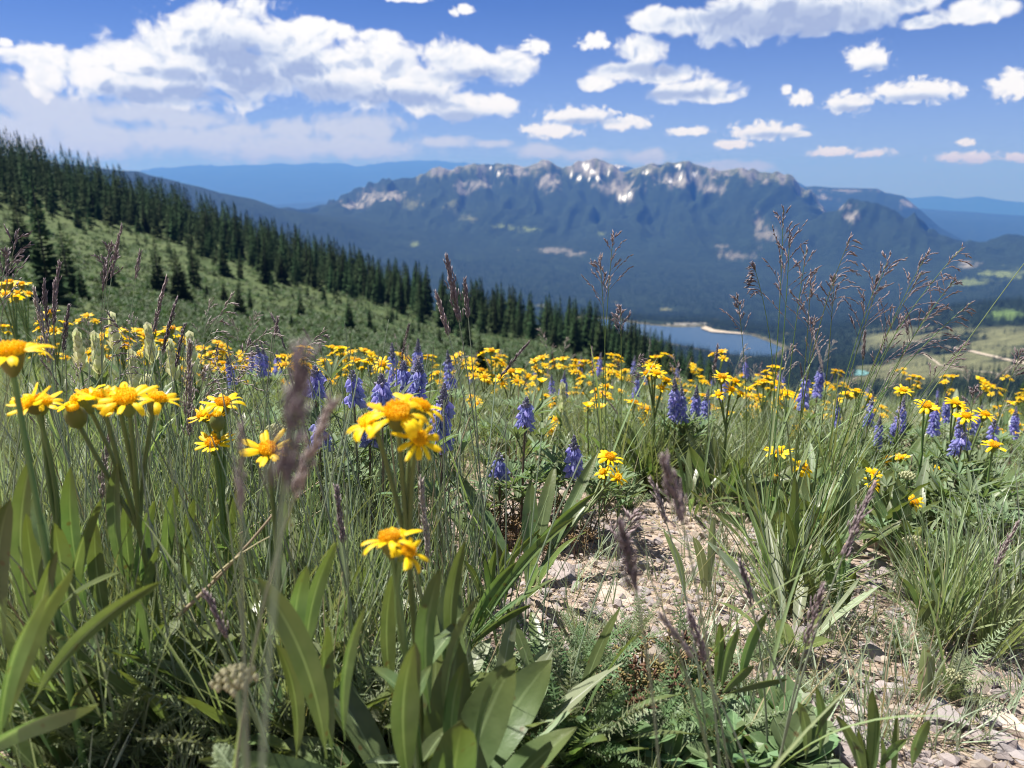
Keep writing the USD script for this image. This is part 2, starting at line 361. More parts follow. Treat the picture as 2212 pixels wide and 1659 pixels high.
leafy('stem_purple', (0.130, 0.090, 0.080), (0.220, 0.170, 0.110), 0.08, 0.5, scale=12)
leafy('petal_yellow', (0.880, 0.585, 0.004), (0.950, 0.700, 0.012), 0.40, 0.5, scale=90, spec=0.3, var=0.10, hue=0.006)
leafy('disc_yellow', (0.880, 0.560, 0.005), (0.950, 0.690, 0.012), 0.36, 0.6, scale=400, var=0.12, hue=0.008)
leafy('bract_green', (0.105, 0.130, 0.026), (0.200, 0.220, 0.060), 0.2, 0.5, scale=120)
leafy('lupine_blue', (0.205, 0.215, 0.540), (0.540, 0.550, 0.870), 0.40, 0.45, through=(1.1, 1.1, 1.15), scale=120, spec=0.4, var=0.2, hue=0.02)
leafy('lupine_bud', (0.150, 0.145, 0.250), (0.330, 0.330, 0.390), 0.15, 0.6, scale=120, var=0.2)
leafy('paint_cream', (0.560, 0.600, 0.300), (0.760, 0.770, 0.500), 0.36, 0.55, through=(1.1, 1.1, 0.95), scale=60, var=0.1, tip=(0.80, 0.80, 0.60))
leafy('seed_purple', (0.120, 0.085, 0.095), (0.380, 0.310, 0.335), 0.2, 0.5, through=(1.1, 1.0, 1.0), scale=160, spec=0.5, var=0.3)
leafy('seed_pale', (0.270, 0.220, 0.220), (0.470, 0.410, 0.380), 0.2, 0.5, scale=160, spec=0.5, var=0.2)
leafy('yarrow_green', (0.085, 0.145, 0.060), (0.180, 0.250, 0.120), 0.3, 0.6, scale=60)
leafy('yarrow_pale', (0.180, 0.230, 0.130), (0.290, 0.330, 0.210), 0.3, 0.6, scale=60)
leafy('yarrow_bud', (0.420, 0.430, 0.250), (0.620, 0.600, 0.400), 0.2, 0.7, scale=200)
leafy('sedum', (0.130, 0.100, 0.040), (0.260, 0.160, 0.085), 0.2, 0.6, scale=90, var=0.3, hue=0.04)
leafy('oval_leaf', (0.090, 0.155, 0.060), (0.160, 0.230, 0.110), 0.32, 0.5, vein=0.3, scale=50, spec=0.45)
leafy('conifer', (0.018, 0.038, 0.015), (0.048, 0.080, 0.032), 0.15, 0.8, scale=1.2, spec=0.06, var=0.3)
leafy('far_conifer', (0.010, 0.021, 0.012), (0.024, 0.042, 0.021), 0.05, 0.8, scale=0.3, spec=0.1, var=0.3)
mat('bark', {'nz': ('noise_texture', {'scale': 9.0, 'detail': 4.0}), 'r': ('rgb_ramp', {'ramp': [(0.3, (0.05, 0.04, 0.03)), (0.7, (0.16, 0.13, 0.11))]}), 'out': ('principled_bsdf', {'roughness': 0.9})}, [('nz.fac', 'r.fac'), ('r.color', 'out.base_color')])

def rock(name, a, b, c):
    mat(name, {'tc': ('texture_coordinate', {}), 'oi': ('object_info', {}), 'nz': ('noise_texture', {'scale': 60.0, 'detail': 6.0, 'roughness': 0.65}), 'n2': ('noise_texture', {'scale': 300.0, 'detail': 3.0}),
               'r': ('rgb_ramp', {'ramp': [(0.25, a), (0.5, b), (0.75, c)]}), 'hv': ('hsv', {'saturation': 0.95}), 'va': ('map_range', {'to_min': 0.72, 'to_max': 1.2}), 'bp': ('bump', {'strength': 0.5, 'distance': 0.002}), 'out': ('principled_bsdf', {'roughness': 0.85, 'specular_ior_level': 0.3})},
        [('tc.object', 'nz.vector'), ('tc.object', 'n2.vector'), ('nz.fac', 'r.fac'), ('r.color', 'hv.color'), ('oi.random', 'va.value'), ('va.result', 'hv.value'), ('hv.color', 'out.base_color'), ('n2.fac', 'bp.height'), ('bp.normal', 'out.normal')])
rock('stone_tan', (0.25, 0.20, 0.165), (0.36, 0.30, 0.25), (0.46, 0.395, 0.34))
rock('stone_grey', (0.19, 0.17, 0.17), (0.29, 0.26, 0.26), (0.40, 0.37, 0.36))
rock('stone_lilac', (0.20, 0.165, 0.16), (0.30, 0.255, 0.25), (0.39, 0.345, 0.335))

# the soil and turf sheet: bare stony soil near by, turf beyond; the vertex colour says where (r: turf, g: fresh pale soil)
mat('soil', {'at': ('attribute', {'attribute': 'cover'}), 'sc': ('separate_color', {}), 'geo': ('geometry', {}),
             'nf': ('noise_texture', {'scale': 55.0, 'detail': 8.0, 'roughness': 0.7}), 'nc': ('noise_texture', {'scale': 9.0, 'detail': 4.0}), 'vo': ('voronoi_texture', {'scale': 130.0, 'feature': 'f1'}), 'ng': ('noise_texture', {'scale': 2.2, 'detail': 9.0, 'roughness': 0.75}), 'nl': ('noise_texture', {'scale': 0.11, 'detail': 5.0, 'roughness': 0.6}),
             'r1': ('rgb_ramp', {'ramp': [(0.28, (0.14, 0.102, 0.082)), (0.45, (0.29, 0.225, 0.182)), (0.58, (0.39, 0.315, 0.260)), (0.8, (0.49, 0.42, 0.37))]}),
             'r2': ('rgb_ramp', {'ramp': [(0.30, (0.033, 0.050, 0.019)), (0.5, (0.056, 0.080, 0.031)), (0.7, (0.088, 0.108, 0.048))]}),
             'r3': ('rgb_ramp', {'ramp': [(0.35, (0.72, 0.80, 0.70)), (0.65, (1.22, 1.15, 1.10))]}),
             'vx': ('mix', {'mix_type': 'multiply', 'fac': 1.0}), 'vr': ('rgb_ramp', {'ramp': [(0.0, (1.1, 1.1, 1.1)), (0.5, (0.95, 0.95, 0.95)), (0.8, (0.6, 0.58, 0.57))]}), 'tm': ('mix', {'mix_type': 'multiply', 'fac': 1.0}), 'mx': ('mix', {}), 'bp': ('bump', {'strength': 0.8, 'distance': 0.006}), 'out': ('principled_bsdf', {'roughness': 0.95, 'specular_ior_level': 0.15})},
    [('at.color', 'sc.color'), ('geo.position', 'nf.vector'), ('geo.position', 'nc.vector'), ('geo.position', 'vo.vector'), ('geo.position', 'ng.vector'), ('geo.position', 'nl.vector'), ('nf.fac', 'r1.fac'), ('r1.color', 'vx.color1'), ('vo.distance', 'vr.fac'), ('vr.color', 'vx.color2'),
     ('ng.fac', 'r2.fac'), ('nl.fac', 'r3.fac'), ('r2.color', 'tm.color1'), ('r3.color', 'tm.color2'), ('sc.r', 'mx.fac'), ('vx.color', 'mx.color1'), ('tm.color', 'mx.color2'), ('mx.color', 'out.base_color'), ('nf.fac', 'bp.height'), ('bp.normal', 'out.normal')])
mat('land', {'at': ('attribute', {'attribute': 'cover'}), 'geo': ('geometry', {}), 'nz': ('noise_texture', {'scale': 0.035, 'detail': 6.0, 'roughness': 0.7}), 'r': ('rgb_ramp', {'ramp': [(0.3, (0.55, 0.55, 0.55)), (0.7, (1.45, 1.45, 1.45))]}), 'mx': ('mix', {'mix_type': 'multiply', 'fac': 1.0}),
             'bp': ('bump', {'strength': 1.0, 'distance': 22.0}), 'n2': ('noise_texture', {'scale': 0.03, 'detail': 5.0, 'roughness': 0.75}), 'out': ('principled_bsdf', {'roughness': 0.95, 'specular_ior_level': 0.1})},
    [('geo.position', 'nz.vector'), ('geo.position', 'n2.vector'), ('nz.fac', 'r.fac'), ('at.color', 'mx.color1'), ('r.color', 'mx.color2'), ('mx.color', 'out.base_color'), ('n2.fac', 'bp.height'), ('bp.normal', 'out.normal')])
mat('water', {'geo': ('geometry', {}), 'nz': ('noise_texture', {'scale': 0.25, 'detail': 4.0}), 'bp': ('bump', {'strength': 0.25, 'distance': 0.4}), 'out': ('principled_bsdf', {'base_color': (0.030, 0.058, 0.090), 'roughness': 0.12, 'ior': 1.33})}, [('geo.position', 'nz.vector'), ('nz.fac', 'bp.height'), ('bp.normal', 'out.normal')])
mat('pond_water', {'out': ('principled_bsdf', {'base_color': (0.16, 0.33, 0.31), 'roughness': 0.2, 'ior': 1.33})}, [])
mat('pale_gravel', {'geo': ('geometry', {}), 'nz': ('noise_texture', {'scale': 0.3, 'detail': 4.0}), 'r': ('rgb_ramp', {'ramp': [(0.3, (0.26, 0.22, 0.17)), (0.7, (0.38, 0.33, 0.27))]}), 'out': ('principled_bsdf', {'roughness': 0.95})}, [('geo.position', 'nz.vector'), ('nz.fac', 'r.fac'), ('r.color', 'out.base_color')])
mat('air', {'v': ('principled_volume', {'color': HAZE_COLOR, 'absorption_color': HAZE_ABSORB, 'density': HAZE_DENSITY, 'anisotropy': 0.1})}, [], surface=None, volume='v.volume')

# ------------------------------------------------------------------ the ground: slope S(azimuth, log distance), z = distance * S
def fbm2(x, y, oct=4, seed=0):
    return meshkit.fbm(np.stack([x, y, 0 * np.asarray(x) + 0.37 * seed], -1), oct, seed)

ctrl = []
for a in np.radians([-180, -150, -120, -90, -62, -45, -34, -25, -15, -5, 5, 15, 25, 34, 45, 62, 90, 120, 150, 180]):
    for d in (0.25, 0.5, 1.0, 1.6):
        ctrl.append((a, math.log(d), -0.150 * math.cos(a) - 0.07 * math.sin(a)))
    if abs(a) > 1.0:
        for d in (3, 8, 25, 80, 200, 400): ctrl.append((a, math.log(d), -0.17 * math.cos(a) - 0.22 * math.sin(a)))
def pxc(px, py, dist):
    p = at(px, py, dist); r = math.hypot(p[0], p[1])
    ctrl.append((math.atan2(p[0], p[1]), math.log(r), p[2] / r))
# bench in front, then the meadow hillside with its ridge, then the drop behind it
for px, y3, y5, y10, y20 in ((-300, 800, 770, 740, 715), (0, 840, 810, 780, 745), (300, 865, 840, 808, 765), (600, 875, 852, 825, 790), (900, 880, 858, 832, 806), (1200, 885, 863, 842, 824), (1500, 892, 872, 856, 846), (1800, 905, 888, 880, 892), (2050, 915, 902, 905, 940), (2212, 925, 912, 920, 970), (2500, 945, 935, 950, 1000)):
    pxc(px, y3, 3); pxc(px, y5, 5); pxc(px, y10, 10); pxc(px, y20, 20)
for px, py, d in ((-300, 640, 45), (0, 655, 45), (300, 705, 45), (600, 745, 42), (900, 780, 40), (1200, 808, 38), (1500, 842, 36), (1750, 905, 36), (2000, 970, 36), (2300, 1020, 36),
                  (-300, 430, 115), (0, 505, 112), (300, 568, 110), (600, 645, 108), (900, 722, 105), (1150, 765, 100), (1350, 806, 92), (1500, 838, 84), (1700, 920, 84), (2000, 1000, 84), (2300, 1060, 84),
                  (-300, 250, 235), (-100, 310, 232), (0, 345, 228), (250, 428, 222), (450, 490, 216), (700, 585, 210), (900, 668, 200), (1150, 714, 180), (1300, 752, 165), (1450, 797, 150), (1600, 850, 140), (1800, 960, 140), (2300, 1080, 140),
                  (-300, 330, 320), (0, 430, 315), (450, 570, 300), (900, 730, 280), (1150, 790, 260), (1450, 870, 240), (1800, 1000, 230), (2300, 1100, 230),
                  (-300, 420, 420), (0, 520, 420), (450, 640, 420), (900, 800, 420), (1300, 900, 420), (1800, 1050, 420), (2300, 1120, 420)):
    pxc(px, py, d)
ctrl = np.array(ctrl)
K = np.array([3.2, 1.0])
rbf = RBFInterpolator(ctrl[:, :2] * K, ctrl[:, 2], kernel='linear', smoothing=2e-4, neighbors=60)
AZ = np.unique(np.concatenate([np.linspace(-math.pi, -0.72, 40), np.linspace(-0.72, 0.72, 520), np.linspace(0.72, math.pi, 40)]))
LR = np.linspace(math.log(0.22), math.log(420), 620)
ca, cl = np.linspace(-math.pi, math.pi, 181), np.linspace(LR[0], LR[-1], 120)
CA, CL = np.meshgrid(ca, cl, indexing='ij')
S0 = rbf(np.stack([CA.ravel(), CL.ravel()], 1) * K).reshape(CA.shape)
from scipy.ndimage import gaussian_filter
S0 = gaussian_filter(S0, (2.2, 1.6), mode='nearest')
Sgrid = RegularGridInterpolator((ca, cl), S0, method='linear', bounds_error=False, fill_value=None)

def bumps(x, y):
    r = np.hypot(x, y)
    near = np.clip((6 - r) / 5, 0, 1)
    return near * (0.030 * (fbm2(x * 5, y * 5, 4, 3) - 0.5) + 0.011 * (fbm2(x * 28, y * 28, 3, 5) - 0.5)) + np.clip(r / 40, 0, 1) * 1.6 * (fbm2(x / 14, y / 14, 4, 9) - 0.5) + np.clip((r - 2) / 10, 0, 1) * 0.30 * (fbm2(x / 1.7, y / 1.7, 4, 11) - 0.5)

def ground(x, y):
    x, y = np.asarray(x, float), np.asarray(y, float)
    r = np.hypot(x, y); a = np.arctan2(x, y)
    return r * Sgrid(np.stack([a, np.log(np.maximum(r, 0.22))], -1)) + bumps(x, y)

def march(px, py, height, ts):
    px, py = np.atleast_1d(np.asarray(px, float)), np.atleast_1d(np.asarray(py, float))
    r = rays(px, py); r = r / np.linalg.norm(r[:, :2], axis=1)[:, None]
    P = np.array([0, 0, EYE]) + r[:, None] * ts[None, :, None]
    under = P[..., 2] < height(P[..., 0], P[..., 1])
    k = under.argmax(1); ok = under.any(1)
    lo, hi = ts[np.maximum(k - 1, 0)], ts[k]
    for _ in range(14):
        m = (lo + hi) / 2; q = np.array([0, 0, EYE]) + r * m[:, None]
        b = q[:, 2] < height(q[:, 0], q[:, 1]); hi = np.where(b, m, hi); lo = np.where(b, lo, m)
    q = np.array([0, 0, EYE]) + r * hi[:, None]
    q[:, 2] = height(q[:, 0], q[:, 1])
    return q, ok
TS = np.exp(np.linspace(math.log(0.25), math.log(410), 700))
def on_ground(px, py):
    """Where the photo shows ground at that place: (points, found)."""
    return march(px, py, ground, TS)

# bare stony soil: an outline on the ground
from shapely.geometry import Polygon, LineString, Point
from shapely import contains_xy, distance as sh_distance, points as sh_points
gp, _ = on_ground(*np.array([(905, 1085), (985, 1055), (1120, 1045), (1310, 1070), (1520, 1115), (1700, 1150), (1850, 1165), (2000, 1185), (2140, 1190), (2330, 1200), (2700, 1659), (1900, 1720), (1250, 1720), (1080, 1520), (1000, 1420), (800, 1370), (790, 1260), (830, 1180)]).T)
bare = Polygon(gp[:, :2])
def bareness(x, y, soft=0.10):
    """1 on the bare stony patch, 0 in the vegetation."""
    P = sh_points(np.asarray(x, float), np.asarray(y, float))
    d = np.where(contains_xy(bare, x, y), 1, -1) * sh_distance(bare.exterior, P)
    d = d + 0.12 * (fbm2(np.asarray(x) * 6, np.asarray(y) * 6, 3, 21) - 0.5)
    return np.clip(d / soft + 0.5, 0, 1)

def polar_sheet(path, az, lr, zfun, wrap, material, cover, kind, label, cat):
    A, Lg = np.meshgrid(az, lr, indexing='ij')
    R = np.exp(Lg); X, Y = R * np.sin(A), R * np.cos(A)
    Z = zfun(X, Y)
    v = np.stack([X, Y, Z], -1).reshape(-1, 3)
    f = grid_faces(len(az), len(lr))[:, ::-1]
    f = np.vstack([f[:, [0, 1, 2]], f[:, [0, 2, 3]]])
    if wrap:
        i = np.arange(len(az) - 1) * len(lr)
        v = np.vstack([v, [[0, 0, zfun(np.array([0.0]), np.array([0.001]))[0]]]])
        f = np.vstack([f, np.stack([i + len(lr), i, np.full_like(i, len(v) - 1)], 1)])
    n = np.cross(v[f[:, 1]] - v[f[:, 0]], v[f[:, 2]] - v[f[:, 0]])
    f[n[:, 2] < 0] = f[n[:, 2] < 0][:, ::-1]
    m = usdkit.mesh(stage, path, (v, f), '/World/Looks/' + material, smooth=True)
    c = cover(v)
    UsdGeom.PrimvarsAPI(m).CreatePrimvar('cover', Sdf.ValueTypeNames.Color3fArray, 'vertex').Set(Vt.Vec3fArray.FromNumpy(c.astype(np.float32)))
    tag(m, label, cat, None, kind)
    return v
def soil_cover(v):
    r = np.hypot(v[:, 0], v[:, 1]); c = np.zeros((len(v), 3))
    n = fbm2(v[:, 0] * 3, v[:, 1] * 3, 4, 31)
    c[:, 0] = np.clip((r - 2.2) / 2.2 + (n - 0.5) * 1.2, 0, 1) * np.clip(r - 1.2, 0, 1)
    return c
gv = polar_sheet('/World/ground', AZ, LR, ground, True, 'soil', soil_cover, 'structure', 'bare stony soil turning into a green meadow hillside', 'ground')

gz = gv[:len(AZ) * len(LR), 2].reshape(len(AZ), len(LR))
_ga, _gl = AZ, LR
def ground(x, y):
    """Height of the built sheet (bilinear in azimuth and log distance)."""
    x, y = np.asarray(x, float), np.asarray(y, float)
    a, l = np.arctan2(x, y), np.log(np.clip(np.hypot(x, y), 0.221, 419))
    i = np.clip(np.searchsorted(_ga, a) - 1, 0, len(_ga) - 2); fi = (a - _ga[i]) / (_ga[i + 1] - _ga[i])
    g = (l - _gl[0]) / (_gl[1] - _gl[0]); j = np.clip(g.astype(int), 0, len(_gl) - 2); fj = g - j
    return gz[i, j] * (1 - fi) * (1 - fj) + gz[i + 1, j] * fi * (1 - fj) + gz[i, j + 1] * (1 - fi) * fj + gz[i + 1, j + 1] * fi * fj
def on_ground(px, py): return march(px, py, ground, TS)

# ------------------------------------------------------------------ valley, mountains and far ranges (one sheet of land)
W_ = [(-600, 3000)]
layers = [
 (300, [(-600, 1300), (2900, 1300)]),
 (600, [(-600, 1060), (1600, 990), (1800, 925), (2212, 890), (2900, 870)]),
 (900, [(-600, 960), (1300, 880), (1650, 850), (1900, 835), (2212, 810), (2900, 790)]),
 (1300, [(-600, 880), (1300, 792), (1650, 786), (1850, 785), (2000, 757), (2212, 735), (2900, 705)]),
 (1650, [(-600, 850), (1100, 752), (1300, 745), (1650, 752), (1850, 742), (2000, 718), (2100, 700), (2212, 688), (2900, 650)]),
 (2050, [(-600, 800), (1100, 706), (1300, 694), (1640, 716), (1800, 712), (1950, 694), (2060, 668), (2212, 652), (2900, 620)]),
 (2700, [(-600, 760), (900, 672), (1300, 680), (1700, 694), (1950, 690), (2100, 682), (2212, 664), (2900, 640)]),
 (3500, [(-600, 640), (600, 610), (1000, 612), (1300, 632), (1700, 658), (2000, 652), (2212, 640), (2900, 620)]),
 (4600, [(-600, 300), (300, 370), (460, 410), (540, 430), (620, 453), (720, 470), (850, 505), (1000, 525), (1300, 548), (1700, 585), (2000, 575), (2212, 565), (2900, 540)]),
 (5000, [(-600, 380), (300, 420), (460, 450), (620, 470), (720, 474), (850, 480), (1000, 492), (1300, 520), (1600, 530), (1800, 512), (2000, 530), (2212, 540), (2900, 530)]),
 (5600, [(-600, 480), (460, 480), (650, 470), (720, 462), (800, 452), (900, 446), (1000, 452), (1300, 470), (1600, 480), (1740, 455), (1807, 462), (1839, 457), (1887, 466), (1944, 486), (1983, 486), (2027, 504), (2076, 512), (2168, 510), (2212, 522), (2900, 560)]),
 (6300, [(-600, 520), (640, 490), (700, 462), (760, 440), (850, 416), (930, 402), (1000, 398), (1100, 396), (1200, 402), (1300, 405), (1400, 410), (1500, 405), (1600, 398), (1700, 412), (1739, 424), (1790, 470), (1850, 510), (2212, 560), (2900, 590)]),
 (6900, [(-600, 560), (600, 520), (690, 468), (712, 452), (760, 418), (850, 393), (930, 374), (1000, 366), (1050, 356), (1100, 353), (1130, 361), (1158, 354), (1175, 346), (1192, 355), (1215, 362), (1262, 352), (1290, 350), (1312, 357), (1345, 371), (1390, 366), (1440, 361), (1468, 355), (1495, 358), (1530, 371), (1570, 373), (1592, 371), (1650, 381), (1720, 400), (1760, 420), (1800, 490), (1850, 540), (2212, 590), (2900, 610)]),
 (7700, [(-600, 600), (600, 560), (900, 460), (1300, 440), (1700, 470), (2212, 600), (2900, 620)]),
 (9500, [(-600, 560), (1000, 470), (1500, 430), (1700, 412), (1745, 404), (1760, 403), (1800, 407), (1895, 411), (1912, 420), (1951, 427), (1980, 450), (2007, 473), (2031, 495), (2100, 530), (2212, 550), (2900, 580)]),
 (10500, [(-600, 560), (1000, 480), (1500, 470), (1900, 470), (2212, 560), (2900, 580)]),
 (15000, [(-600, 480), (1000, 430), (1250, 382), (1318, 360), (1335, 354), (1365, 362), (1400, 378), (1500, 380), (1543, 369), (1575, 380), (1647, 384), (1699, 390), (1715, 392), (1745, 408), (1850, 450), (2212, 480), (2900, 480)]),
 (17000, [(-600, 470), (1000, 440), (1500, 420), (2212, 470), (2900, 480)]),
 (28000, [(-600, 385), (250, 378), (330, 366), (400, 360), (500, 358), (740, 355), (770, 360), (825, 355), (875, 350), (950, 350), (1050, 356), (1200, 372), (1700, 430), (1900, 470), (2900, 490)]),
 (29200, [(-600, 440), (1000, 440), (1700, 440), (1850, 426), (1907, 418), (1967, 428), (2027, 423), (2067, 429), (2115, 424), (2167, 433), (2212, 437), (2400, 425), (2900, 440)]),
 (30200, [(-600, 450), (2900, 460)]),
 (31000, [(-600, 440), (2900, 500)]),
]
jr = np.random.default_rng(3)
_cx = np.arange(900, 1740, 9.0); _cy = np.interp(_cx, *zip(*layers[12][1])); _sm = np.interp(_cx, [900, 1050, 1300, 1500, 1740], [380, 362, 364, 366, 408])
_cy = _sm + 1.3 * (_cy - _sm) + jr.normal(0, 0.6, len(_cx))
layers[12] = (6900, [q for q in layers[12][1] if q[0] < 895] + list(zip(_cx, _cy)) + [q for q in layers[12][1] if q[0] > 1742])
LD = np.log([l[0] for l in layers])
VAZ = np.linspace(-0.92, 0.92, 1000)
VLR = np.unique(np.concatenate([np.linspace(math.log(300), math.log(9800), 360), np.linspace(math.log(9800), math.log(31000), 60), LD]))
colpx = 1106 + np.tan(VAZ) / TX * 1106 * 1.03
colpx = np.linspace(-600, 2900, 1400)
PY = np.stack([np.interp(colpx, *zip(*l[1])) for l in layers], 1)           # photo row of each layer in each photo column
PTS = at(np.repeat(colpx[:, None], len(layers), 1), PY, np.repeat(np.array([l[0] for l in layers])[None], len(colpx), 0) * 1.0)
EL_ = PTS[..., 2] / np.hypot(PTS[..., 0], PTS[..., 1]); AZ_ = np.arctan2(PTS[..., 0], PTS[..., 1])
# to a regular azimuth grid, then smooth in log distance without overshoot
Eg = np.stack([np.interp(VAZ, AZ_[:, k], EL_[:, k]) for k in range(len(layers))], 1)
LRg = np.log(np.array([l[0] for l in layers]))
Vg = PchipInterpolator(LRg, Eg, axis=1)(VLR)
VA, VL = np.meshgrid(VAZ, VLR, indexing='ij')
VR = np.exp(VL); VX, VY = VR * np.sin(VA), VR * np.cos(VA)
cosA = 1.0
def ridged(x, y, oct, seed):
    return 1 - 2 * np.abs(fbm2(x, y, oct, seed) - 0.5)
wt = lambda lo, a, b, hi: np.clip((VR - lo) / (a - lo), 0, 1) * np.clip((hi - VR) / (hi - b), 0, 1)
rel = (ridged(VA * 19 + 2.2 * fbm2(VA * 6, VL * 5, 3, 2), VL * 4.0, 4, 4) - 0.74) * 0.050 * wt(4700, 5500, 6500, 7000)          # gullies and spurs on the mountain
rel += (ridged(VA * 62 + 1.2 * fbm2(VA * 20, VL * 9, 3, 22), VL * 9.0, 4, 24) - 0.75) * 0.013 * wt(5800, 6300, 6700, 6900)
rel += (fbm2(VX / 500, VY / 500, 5, 6) - 0.5) * 0.010 * wt(2200, 4500, 6500, 7400) + (fbm2(VX / 130, VY / 130, 4, 8) - 0.5) * 0.0035 * wt(2000, 3000, 7000, 7600)
rel += (ridged(VX / 1800, VY / 1800, 4, 12) - 0.7) * 0.007 * wt(8200, 9000, 26000, 29000)
rel += (ridged(VA * 60, VL * 5, 3, 14) - 0.7) * 0.006 * wt(26000, 27500, 28500, 29500) * (VR < 27600)
rel += (fbm2(VX / 220, VY / 220, 4, 16) - 0.5) * 0.010 * wt(400, 800, 3000, 4200)
VZ = VR * (Vg + rel)
# the lake lies in the valley
LAKE_Z = at(1560, 741, 1600)[2]
def on_level(px, py, z):
    r = rays(px, py); k = (z - EYE) / r[..., 2]; return np.array([0, 0, EYE]) + r * k[..., None]
shore = [(1255, 684), (1330, 692), (1400, 702), (1460, 707), (1512, 706), (1530, 716), (1570, 719), (1620, 724), (1660, 738), (1690, 752), (1665, 772), (1600, 769), (1540, 758), (1480, 747), (1420, 735), (1370, 724), (1310, 710), (1255, 700)]
lk = on_level(*np.array(shore).T, LAKE_Z)
lake = Polygon(lk[:, :2]).buffer(12).buffer(-12).buffer(0)
def lake_sd(x, y):
    x, y = np.asarray(x), np.asarray(y); out = np.full(x.shape, 1e4)
    near = (np.abs(x - lk[:, 0].mean()) < 1400) & (np.abs(y - lk[:, 1].mean()) < 1400)
    P = sh_points(x[near], y[near])
    out[near] = np.where(contains_xy(lake, x[near], y[near]), -1, 1) * sh_distance(lake.exterior, P)
    return out
SD = lake_sd(VX, VY)
blend = np.clip(SD / 260, 0, 1); blend = blend * blend * (3 - 2 * blend)
VZ = np.where(SD < 0, LAKE_Z - np.minimum(6, 1 - SD * 0.2), (LAKE_Z + 0.6 + np.minimum(SD, 60) * 0.03) * (1 - blend) + VZ * blend)
land_z = RegularGridInterpolator((VAZ, VLR), VZ, bounds_error=False, fill_value=None)
def land(x, y):
    x, y = np.asarray(x, float), np.asarray(y, float)
    return land_z(np.stack([np.arctan2(x, y), np.log(np.clip(np.hypot(x, y), 300, 31000))], -1))
TV = np.exp(np.linspace(math.log(480), math.log(30900), 900))
def on_land(px, py): return march(px, py, land, TV)

# land cover colours, painted by place: forest, tundra, bare rock and scree, snow, meadow
vp = np.stack([VX, VY, VZ], -1)
qx, qy, _ = to_px(vp)
n1, n2, n3 = fbm2(VX / 260, VY / 260, 5, 41), fbm2(VX / 90, VY / 90, 4, 43), fbm2(VA * 60, VL * 60, 4, 45)
col = np.empty(VX.shape + (3,)); col[:] = (0.016, 0.028, 0.017)
col *= (0.75 + 0.5 * n2)[..., None]
forest = np.ones(VX.shape)
def paint(mask, c, woods=0.0):
    global col, forest
    mask = np.clip(mask, 0, 1)[..., None]
    col = col * (1 - mask) + np.asarray(c) * (0.8 + 0.4 * n1[..., None]) * mask
    forest = np.where(mask[..., 0] > 0.45, woods, forest)
n4 = fbm2(VA * 240, VL * 90, 4, 47)
def patch(px, py, rx, ry, c, rag=2.2, dlo=0, dhi=1e6, soft=1.6):
    d = 0.85 - np.hypot((qx - px) / rx, (qy - py) / ry) + rag * (n3 - 0.5) + 1.1 * rag * (n4 - 0.5)
    paint(d * soft * ((VR > dlo) & (VR < dhi)), c)
PALE = (0.140, 0.135, 0.115)
rdg = np.interp(qx, *zip(*layers[12][1]))
alp = (VR > 6050) & (VR < 7600) & (qx < 1850)
TUNDRA, ROCK, SCREE, SNOW, MEADOW = (0.085, 0.095, 0.050), (0.150, 0.146, 0.136), (0.205, 0.198, 0.180), (0.85, 0.87, 0.90), (0.110, 0.140, 0.055)
n5 = fbm2(VA * 110, VL * 14, 4, 49)
line = rdg + 12 + 70 * (n3 - 0.42) + 85 * (n5 - 0.5)
paint((line - qy) / 8 * alp * (qx > 900), TUNDRA)
paint((line - 6 - qy) / 6 * alp * (qx > 930) * np.clip(0.15 + 5 * (n5 - 0.50), 0, 0.9), ROCK)
paint((line - 2 - qy) / 6 * alp * (qx > 960) * np.clip(6 * (n4 - 0.57), 0, 0.8), SCREE)
for px, py, rx, ry in ((820, 430, 60, 24), (760, 446, 40, 10), (1025, 398, 48, 12), (1190, 392, 30, 22), (1340, 405, 46, 22), (1350, 428, 26, 8), (1480, 385, 70, 20), (1540, 408, 36, 12), (1290, 372, 40, 12), (1110, 374, 46, 9), (1000, 415, 22, 8)):
    patch(px, py, rx, ry, SCREE, dlo=5600, dhi=7600)
for px, py, rx, ry in ((1265, 358, 10, 6), (1280, 371, 7, 4), (1250, 385, 8, 4), (1272, 386, 5, 4), (1292, 384, 6, 5), (1235, 376, 5, 3), (1345, 428, 10, 4), (1360, 420, 8, 4), (1465, 359, 10, 4), (1472, 383, 7, 4), (1500, 376, 8, 4), (1450, 392, 6, 3), (1110, 366, 6, 3), (1078, 374, 5, 3), (1160, 380, 4, 4), (1395, 372, 7, 3), (1060, 362, 5, 2), (1315, 372, 4, 5), (1430, 368, 6, 2), (1520, 398, 5, 3)):
    patch(px, py, rx, ry, SNOW, rag=1.2, dlo=5800, dhi=7600, soft=6)
for px, py, rx, ry, c in ((1130, 493, 50, 8, MEADOW), (1080, 490, 30, 6, MEADOW), (1200, 541, 58, 7, PALE), (1240, 548, 26, 7, PALE), (1560, 530, 16, 12, PALE), (1590, 552, 40, 9, PALE), (895, 527, 16, 9, MEADOW), (1640, 490, 12, 40, PALE), (1660, 505, 26, 14, PALE), (890, 440, 30, 12, TUNDRA), (980, 440, 26, 16, TUNDRA), (1010, 470, 22, 10, TUNDRA), (1840, 470, 20, 14, SCREE), (1820, 446, 30, 8, SCREE), (2090, 570, 30, 8, SCREE), (2130, 590, 16, 10, MEADOW), (1300, 505, 10, 5, MEADOW)):
    patch(px, py, rx, ry, c, dlo=3000, dhi=7500)
patch(1780, 430, 36, 12, SCREE, dlo=8800, dhi=9700); patch(1860, 412, 80, 4, ROCK, dlo=8800, dhi=9900); patch(1960, 440, 26, 10, SCREE, dlo=8800, dhi=9700)
